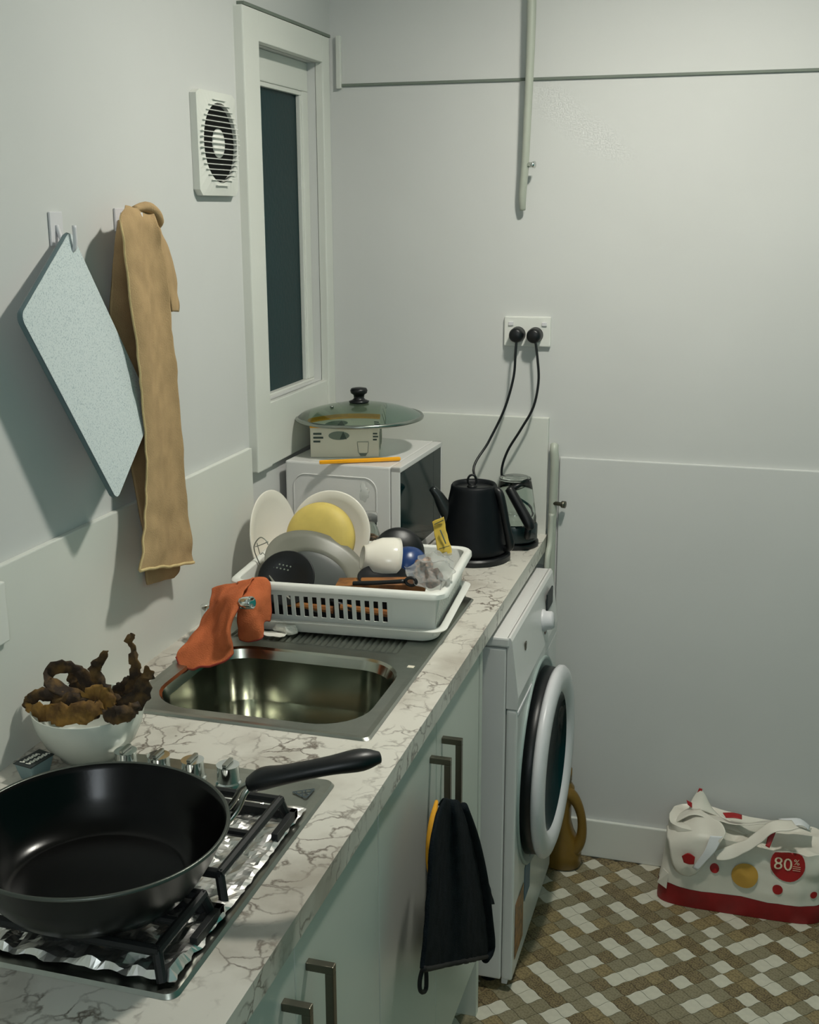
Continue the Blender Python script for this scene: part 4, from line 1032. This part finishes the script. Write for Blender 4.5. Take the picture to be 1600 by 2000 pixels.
# walls: bands, posts between slots, corner pieces. inset shrinks to the bottom
def wpt(side, s, z, o=0):
    ins = .012 + .014*(zt_-z)/(zt_-zb_) + o
    if side == 0: return RM @ Vector((s, ins, z))
    if side == 1: return RM @ Vector((RW-ins, s, z))
    if side == 2: return RM @ Vector((s, RD-ins, z))
    return RM @ Vector((ins, s, z))
def wquad(side, s0, s1, za, zb2):
    a = [wpt(side, s0, za), wpt(side, s1, za), wpt(side, s1, zb2), wpt(side, s0, zb2)]
    b = [wpt(side, s0, za, th), wpt(side, s1, za, th), wpt(side, s1, zb2, th), wpt(side, s0, zb2, th)]
    bk.add(a+b, [(0,1,2,3),(7,6,5,4),(0,4,5,1),(1,5,6,2),(2,6,7,3),(3,7,4,0)])
zl_, zh_ = .917, .960
for side, L_len in ((0, RW), (1, RD), (2, RW), (3, RD)):
    s0, s1 = .022, L_len-.022
    wquad(side, s0, s1, zb_, zl_); wquad(side, s0, s1, zh_, zt_-.002)
    pitch = .0172; sl = .0100
    if side in (0, 2): a0, a1 = .06, .325
    elif side == 1: a0, a1 = .03, L_len-.05
    else: a0, a1 = .05, L_len-.05
    k = a0; wquad(side, s0, a0, zl_, zh_)
    while k+sl < a1:
        wquad(side, k+sl, min(k+pitch, a1), zl_, zh_); k += pitch
    wquad(side, k, s1, zl_, zh_)
bk_rows = []
for z in (zb_, zl_, zh_, zt_-.002):
    pass
# rounded corners
def corner(cx_, cy_, a0):
    for zz0, zz1 in ((zb_, zt_-.002),):
        r0, r1 = [], []
        for k in range(7):
            a = a0+PI/2*k/6
            for lst, z in ((r0, zz0), (r1, zz1)):
                ins = .012 + .014*(zt_-z)/(zt_-zb_); R0 = .022-ins
                X = cx_ + math.copysign(1, math.cos(a0+PI/4))*0
                lst.append(RM @ Vector((cx_+R0*math.cos(a), cy_+R0*math.sin(a), z)))
        bk.grid([r0, r1])
corner(RW-.022, RD-.022, 0); corner(.022, RD-.022, PI/2); corner(.022, .022, PI); corner(RW-.022, .022, 1.5*PI)
fl = rr3(.026, RW-.026, .026, RD-.026, .012, zb_); bk.add(fl, [tuple(range(len(fl)))])
solid(bk.out('basket', PLAST, ra), .0006)
rim = MB(); prof_r = [(.011, zt_-.003), (.001, zt_-.012), (-.001, zt_-.011), (-.0005, zt_-.002), (.003, zt_+.0015), (.010, zt_+.002), (.0145, zt_-.001), (.0145, zt_-.004)]
rows = [rr3(i, RW-i, i, RD-i, .032-i*.5, z, 8) for i, z in prof_r]
rim.grid(rows+[rows[0]], closed=True).out('rim', PLAST, ra, auto=.8)

GRP = 'washing up in the dish rack'
def disc_thing(name, label, cat, prof, loc, nrm, mt, n=56, th=None):
    o = MB().lathe(prof, frame(loc, nrm), n).out(name, mt, None, smooth=True)
    return tag(o, label, cat, GRP)
def plate_prof(R, depth=.018, foot=.6, t=.004):
    return [(0,0),(R*foot*.9,0),(R*foot,-.004),(R*foot+.003,-.004),(R*foot+.006,.001),(R*.82,depth*.55),(R,depth),(R+.001,depth+.002),(R-.002,depth+t*.7),(R*.8,depth*.55+t),(R*foot,t),(0,t)]
# 1 oval white plate standing against the wall on the left
pc = P(527, 1018, 'y', 2.235)
MB_ = MB().lathe(plate_prof(.100, .010), frame((pc.x, pc.y, .995), (1.0, -.10, .18), (0,0,1)), 60)
tag(MB_.out('white_plate', CERAM, None, smooth=True), 'white plate standing on edge beside the wall in the dish rack', 'plate', GRP)
# 2 white dish behind the yellow one
c2_ = P(640, 1040, 'y', 2.235)
disc_thing('white_dish', 'white dish leaning behind the yellow bowl in the dish rack', 'dish', plate_prof(.087, .012, .62), (c2_.x, 2.262, c2_.z-.006), (.05, -.95, .28), CERAM)
c3_ = P(627, 1046, 'y', 2.235)
yp = [(0,.016),(.035,.0155),(.055,.013),(.068,.007),(.0745,-.004),(.076,-.014),(.0740,-.014),(.0665,.004),(.05,.010),(0,.012)]
disc_thing('yellow_bowl', 'pale yellow bowl standing on edge in the dish rack', 'bowl', yp, (c3_.x, 2.222, c3_.z-.002), (.02, -.95, .25), YELLOW)
# 4 big grey dish leaning in front
gd = tag(empty('grey_dish', (.2185, 2.108, .905)), 'large grey dish with a dark well leaning at the front of the dish rack', 'dish', GRP)
gm = frame((.2185, 2.108, .969), (1.65, -1.0, 2.83))
MB().lathe([(.070,-.018),(.080,-.014),(.098,-.004),(.112,.001),(.1132,.003),(.1115,.004),(.097,-.001),(.079,-.010),(.070,-.014)], gm, 64, closed=True).out('rim', GREYPL, gd, smooth=True)
MB().lathe([(.0705,-.0175),(.060,-.022),(0,-.023),(0,-.019),(.060,-.018),(.0705,-.0145)], gm, 56).out('well', mat('dark_grey_well', (52,58,56), .4, var=.1), gd, smooth=True)
# 5 black skimmer with holes
sc_ = P(556, 1124, 'y', 2.022)
sk_ = tag(empty('skimmer', sc_), 'black slotted skimmer with small holes in front of the grey dish', 'skimmer', GRP)
sm_ = frame(sc_+Vector((.004,0,-.006)), (.15, -.75, .55), (1,0,-.1))
MB().lathe([(0,-.012),(.035,-.007),(.052,.002),(.056,.005),(.054,.006),(.035,-.003),(0,-.006)], sm_, 44).out('skimmer_head', BLACKP, sk_, smooth=True)
for i in range(-2, 3):
    for j in range(2):
        q = sm_ @ Vector((-.018+i*.0075+.003*j, .018+.008*j, -.0028))
        MB().lathe([(0,.0006),(.0016,.0006),(.0018,0)], frame(q, sm_.to_3x3() @ Vector((0,0,1))), 8).out('hole', PRINT, sk_)
MB().tube([sm_ @ Vector((.044,-.004,.0)), sm_ @ Vector((.09,-.022,.006)), sm_ @ Vector((.15,-.034,.010))], [.008,.006,.007], 8, flat=.6).out('handle', BLACKP, sk_, smooth=True)
# 6 white bowl on its side, foot ring to the left
wb0, wb1 = P(704, 1080, 'y', 2.095), P(774, 1090, 'y', 2.15)
axd = (wb0-wb1).normalized()
wbp = [(0,.066),(.020,.066),(.022,.070),(.0245,.070),(.026,.064),(.036,.052),(.0445,.034),(.048,.012),(.0485,0),(.0465,0),(.0455,.012),(.042,.032),(.034,.048),(.02,.060),(0,.061)]
disc_thing('white_bowl', 'small white bowl tipped on its side in the dish rack', 'bowl', wbp, wb1+Vector((0,0,-.008)), Vector((axd.x*1.0, axd.y*.55, .16)), CERAM)
# 7 black lid behind, 8 blue bowl
c7 = P(778, 1078, 'y', 2.20)
disc_thing('saucepan_lid', 'black saucepan lid standing behind the white bowl', 'lid', [(0,.012),(.02,.011),(.045,.004),(.052,-.002),(.054,-.006),(.052,-.008),(.044,0),(0,.006)], (c7.x, 2.205, c7.z-.004), (.35, -.8, .35), BLACKP)
c8_ = P(800, 1098, 'y', 2.165)
disc_thing('blue_bowl', 'dark blue bowl half hidden behind the white bowl', 'bowl', [(0,.03),(.02,.029),(.034,.016),(.040,-.004),(.0385,-.004),(.032,.013),(0,.026)], (c8_.x, 2.165, c8_.z-.006), (.55, -.6, .45), BLUE)
# 9 small black pan with looped handle
p9 = P(748, 1124, 'y', 2.07)
bp9 = tag(empty('small_black_pan', p9), 'small flat black pan with a hanging hole in its handle', 'pan', GRP)
m9 = frame(p9+Vector((.0,0,-.004)), (.05, -.18, .95))
MB().lathe([(0,-.010),(.040,-.010),(.048,.002),(.0495,.004),(.047,.005),(.038,-.006),(0,-.007)], m9, 44).out('pan_dish', BLACKM, bp9, smooth=True)
ha, hb2 = P(690, 1139, 'y', 2.015), P(790, 1135, 'y', 2.02)
MB().tube(cr([ha, ha.lerp(hb2,.5)+Vector((0,0,-.001)), hb2], 12), .0052, 10, flat=.8).out('handle', BLACKP, bp9, smooth=True)
lpc = P(803, 1136, 'y', 2.022)
MB().tube([lpc+Vector((.0105*math.cos(2*PI*k/18), 0, .0075*math.sin(2*PI*k/18))) for k in range(19)], .0032, 8, cap=False).out('hanging_eye', BLACKP, bp9, smooth=True)
# 10 wooden board edge
w0, w1 = P(655, 1152, 'y', 2.005), P(830, 1149, 'y', 2.035)
dw = (w1-w0).normalized()
wbx = MB(); up_ = Vector((0,-.28,.96)); hh = .008
sidev = dw.cross(Vector((0,0,1))).normalized()
poly = [w0-Vector((0,0,hh)), w1-Vector((0,0,hh)), w1+Vector((0,0,hh*.9)), w0+Vector((0,0,hh))]
wbx.prism(poly, -sidev*.05)
tag(wbx.out('wooden_board', WOOD), 'brown wooden board lying inside the front of the dish rack', 'board', GRP)
# black panel added behind the slots so they read dark
bs = MB(); z0_, z1_2 = .903, .957
bs.box((.045, .047, z0_), (.330, .051, z1_2), .0015); bs.box((.045, .0465, z1_2), (.330, .056, z1_2+.003), .001)
tag(bs.xf(RM).out('slot_dark_panel', BLACKM), 'black panel added behind the dish rack slots to darken them', 'dark panel', GRP)
# wooden handles seen through the slots
for a_, b_, lb in ((.10, .20, 'left of two brown utensils seen through the dish rack slots'), (.215, .315, 'right of two brown utensils seen through the dish rack slots')):
    q0 = RM @ Vector((a_, .036, .938)); q1 = RM @ Vector((b_, .036, .930))
    tag(MB().tube(cr([q0, q0.lerp(q1,.4), q1], 10), crs([.007,.006,.008], 10), 8).out('wooden_utensil', WOOD), lb, 'utensil', GRP)
q0 = RM @ Vector((.342, .050, .903)); 
tag(MB().lathe([(0,0),(.012,0),(.0115,.03),(.007,.045),(0,.046)], Matrix.Translation(q0), 16).out('blue_bottle', BLUE, None, smooth=True), 'small blue bottle seen through the right front of the rack', 'bottle', GRP)
# 11 spice bag and film
def blob(c, r, amp, sc, seed, name, mt, label, cat, n=26):
    rows = []
    for i in range(n//2+1):
        ph = PI*i/(n//2); row = []
        for k in range(n):
            a = 2*PI*k/n; d = Vector((math.cos(a)*math.sin(ph)*r[0], math.sin(a)*math.sin(ph)*r[1], math.cos(ph)*r[2]))
            d *= 1+amp*mnoise.noise(d*sc+Vector((seed, 0, 0))); row.append(Vector(c)+d)
        rows.append(row)
    o = MB().grid(rows, closed=True).out(name, mt, None, smooth=True)
    return tag(o, label, cat, GRP)
blob(P(828,1110,'y',2.085), (.022,.018,.020), .5, 70, 3, 'spice_packet', SPICE, 'speckled packet of brown spice in the dish rack', 'packet')
blob(P(846,1128,'y',2.06), (.016,.014,.018), .5, 80, 5, 'pink_packet', PINKM, 'pinkish packet at the right front of the rack', 'packet')
fb = MB(); strands = [[P(u, v, 'y', y) for u, v, y in l] for l in (
    ((795,1108,2.05),(800,1130,2.03),(815,1148,2.02)), ((820,1085,2.07),(826,1115,2.045),(838,1152,2.02)), ((845,1075,2.08),(850,1110,2.04),(858,1152,2.025)), ((865,1080,2.09),(874,1110,2.05),(876,1145,2.03)), ((885,1078,2.11),(888,1108,2.07),(886,1138,2.04)))]
tag(solid(fb.grid(jitter(patch(strands, 30, 26), .012, 60, 6)).out('plastic_film', FILM), .0006), 'crumpled clear plastic bag at the right of the dish rack', 'plastic bag', GRP)
# 12 yellow packet standing up
yk = [[P(u, v, 'y', y) for u, v, y in l] for l in (((845,1020,2.175),(849,1045,2.165),(856,1085,2.15)), ((855,1014,2.175),(862,1045,2.163),(870,1085,2.148)), ((866,1009,2.175),(874,1045,2.165),(884,1082,2.15)))]
yo = tag(empty('yellow_packet', yk[1][2]), 'tall yellow sachet standing at the right of the dish rack', 'sachet', GRP)
solid(MB().grid(jitter(patch(yk, 12, 20), .002, 60, 2)).out('sachet', mat('yellow_sachet', (206,176,72), .4, var=.1, vscale=30), yo, smooth=True), .003)
MB().tube([P(860,1035,'y',2.160), P(871,1062,'y',2.150)], .0016, 6, flat=.4).out('print_line', PRINTD, yo)
MB().tube([P(849,1024,'y',2.168), P(866,1016,'y',2.168)], .0022, 6, flat=.4).out('print_band', PRINTD, yo)
MB().tube([P(858,1072,'y',2.147), P(878,1066,'y',2.147)], .0018, 6, flat=.4).out('print_band', PRINTD, yo)
# 13 clear jar with spice behind the yellow bowl
jr = tag(empty('spice_jar', (.302, 2.345, ZC)), 'clear jar with pinkish brown contents in front of the microwave', 'jar')
jc = P(722, 1030, 'y', 2.345)
TJ2 = Matrix.Translation((jc.x, 2.345, .885))
MB().lathe([(0,0),(.021,0),(.022,.004),(.022,.105),(.016,.122),(.016,.142),(.0145,.142),(.0145,.122),(.0205,.104),(.0205,.005),(0,.004)], TJ2, 32).out('jar_glass', GLASSC, jr, smooth=True)
MB().lathe([(0,.006),(.0198,.006),(.0198,.095),(.012,.100),(0,.101)], TJ2, 28).out('contents', SPICE, jr, smooth=True)
MB().lathe([(0,.150),(.0165,.150),(.0175,.146),(.0175,.130),(.0168,.130)], TJ2, 28).out('cap', FILM, jr, smooth=True)
blob(P(712, 962, 'y', 2.345), (.010,.008,.022), .6, 90, 9, 'film_wisp', FILM, 'wisp of clear film above the jar', 'plastic film')
# 14 wire whisk at the left
wk = tag(empty('wire_whisk', P(512,1100,'y',2.08)), 'thin wire whisk at the left of the dish rack', 'whisk', GRP)
def wire(l, y=2.085): return [P(u, v, 'y', y) for u, v in l]
MB().tube(cr(wire([(507,1102),(497,1076),(498,1062),(508,1050),(518,1054),(524,1064)]), 24), .0013, 6).out('wire', STEEL, wk, smooth=True)
MB().tube(cr(wire([(499,1068),(510,1064),(524,1058)]), 12), .0010, 6).out('wire', STEEL, wk, smooth=True)
MB().tube(cr(wire([(502,1060),(508,1082),(514,1080),(524,1094)]), 16), .0010, 6).out('wire', STEEL, wk, smooth=True)
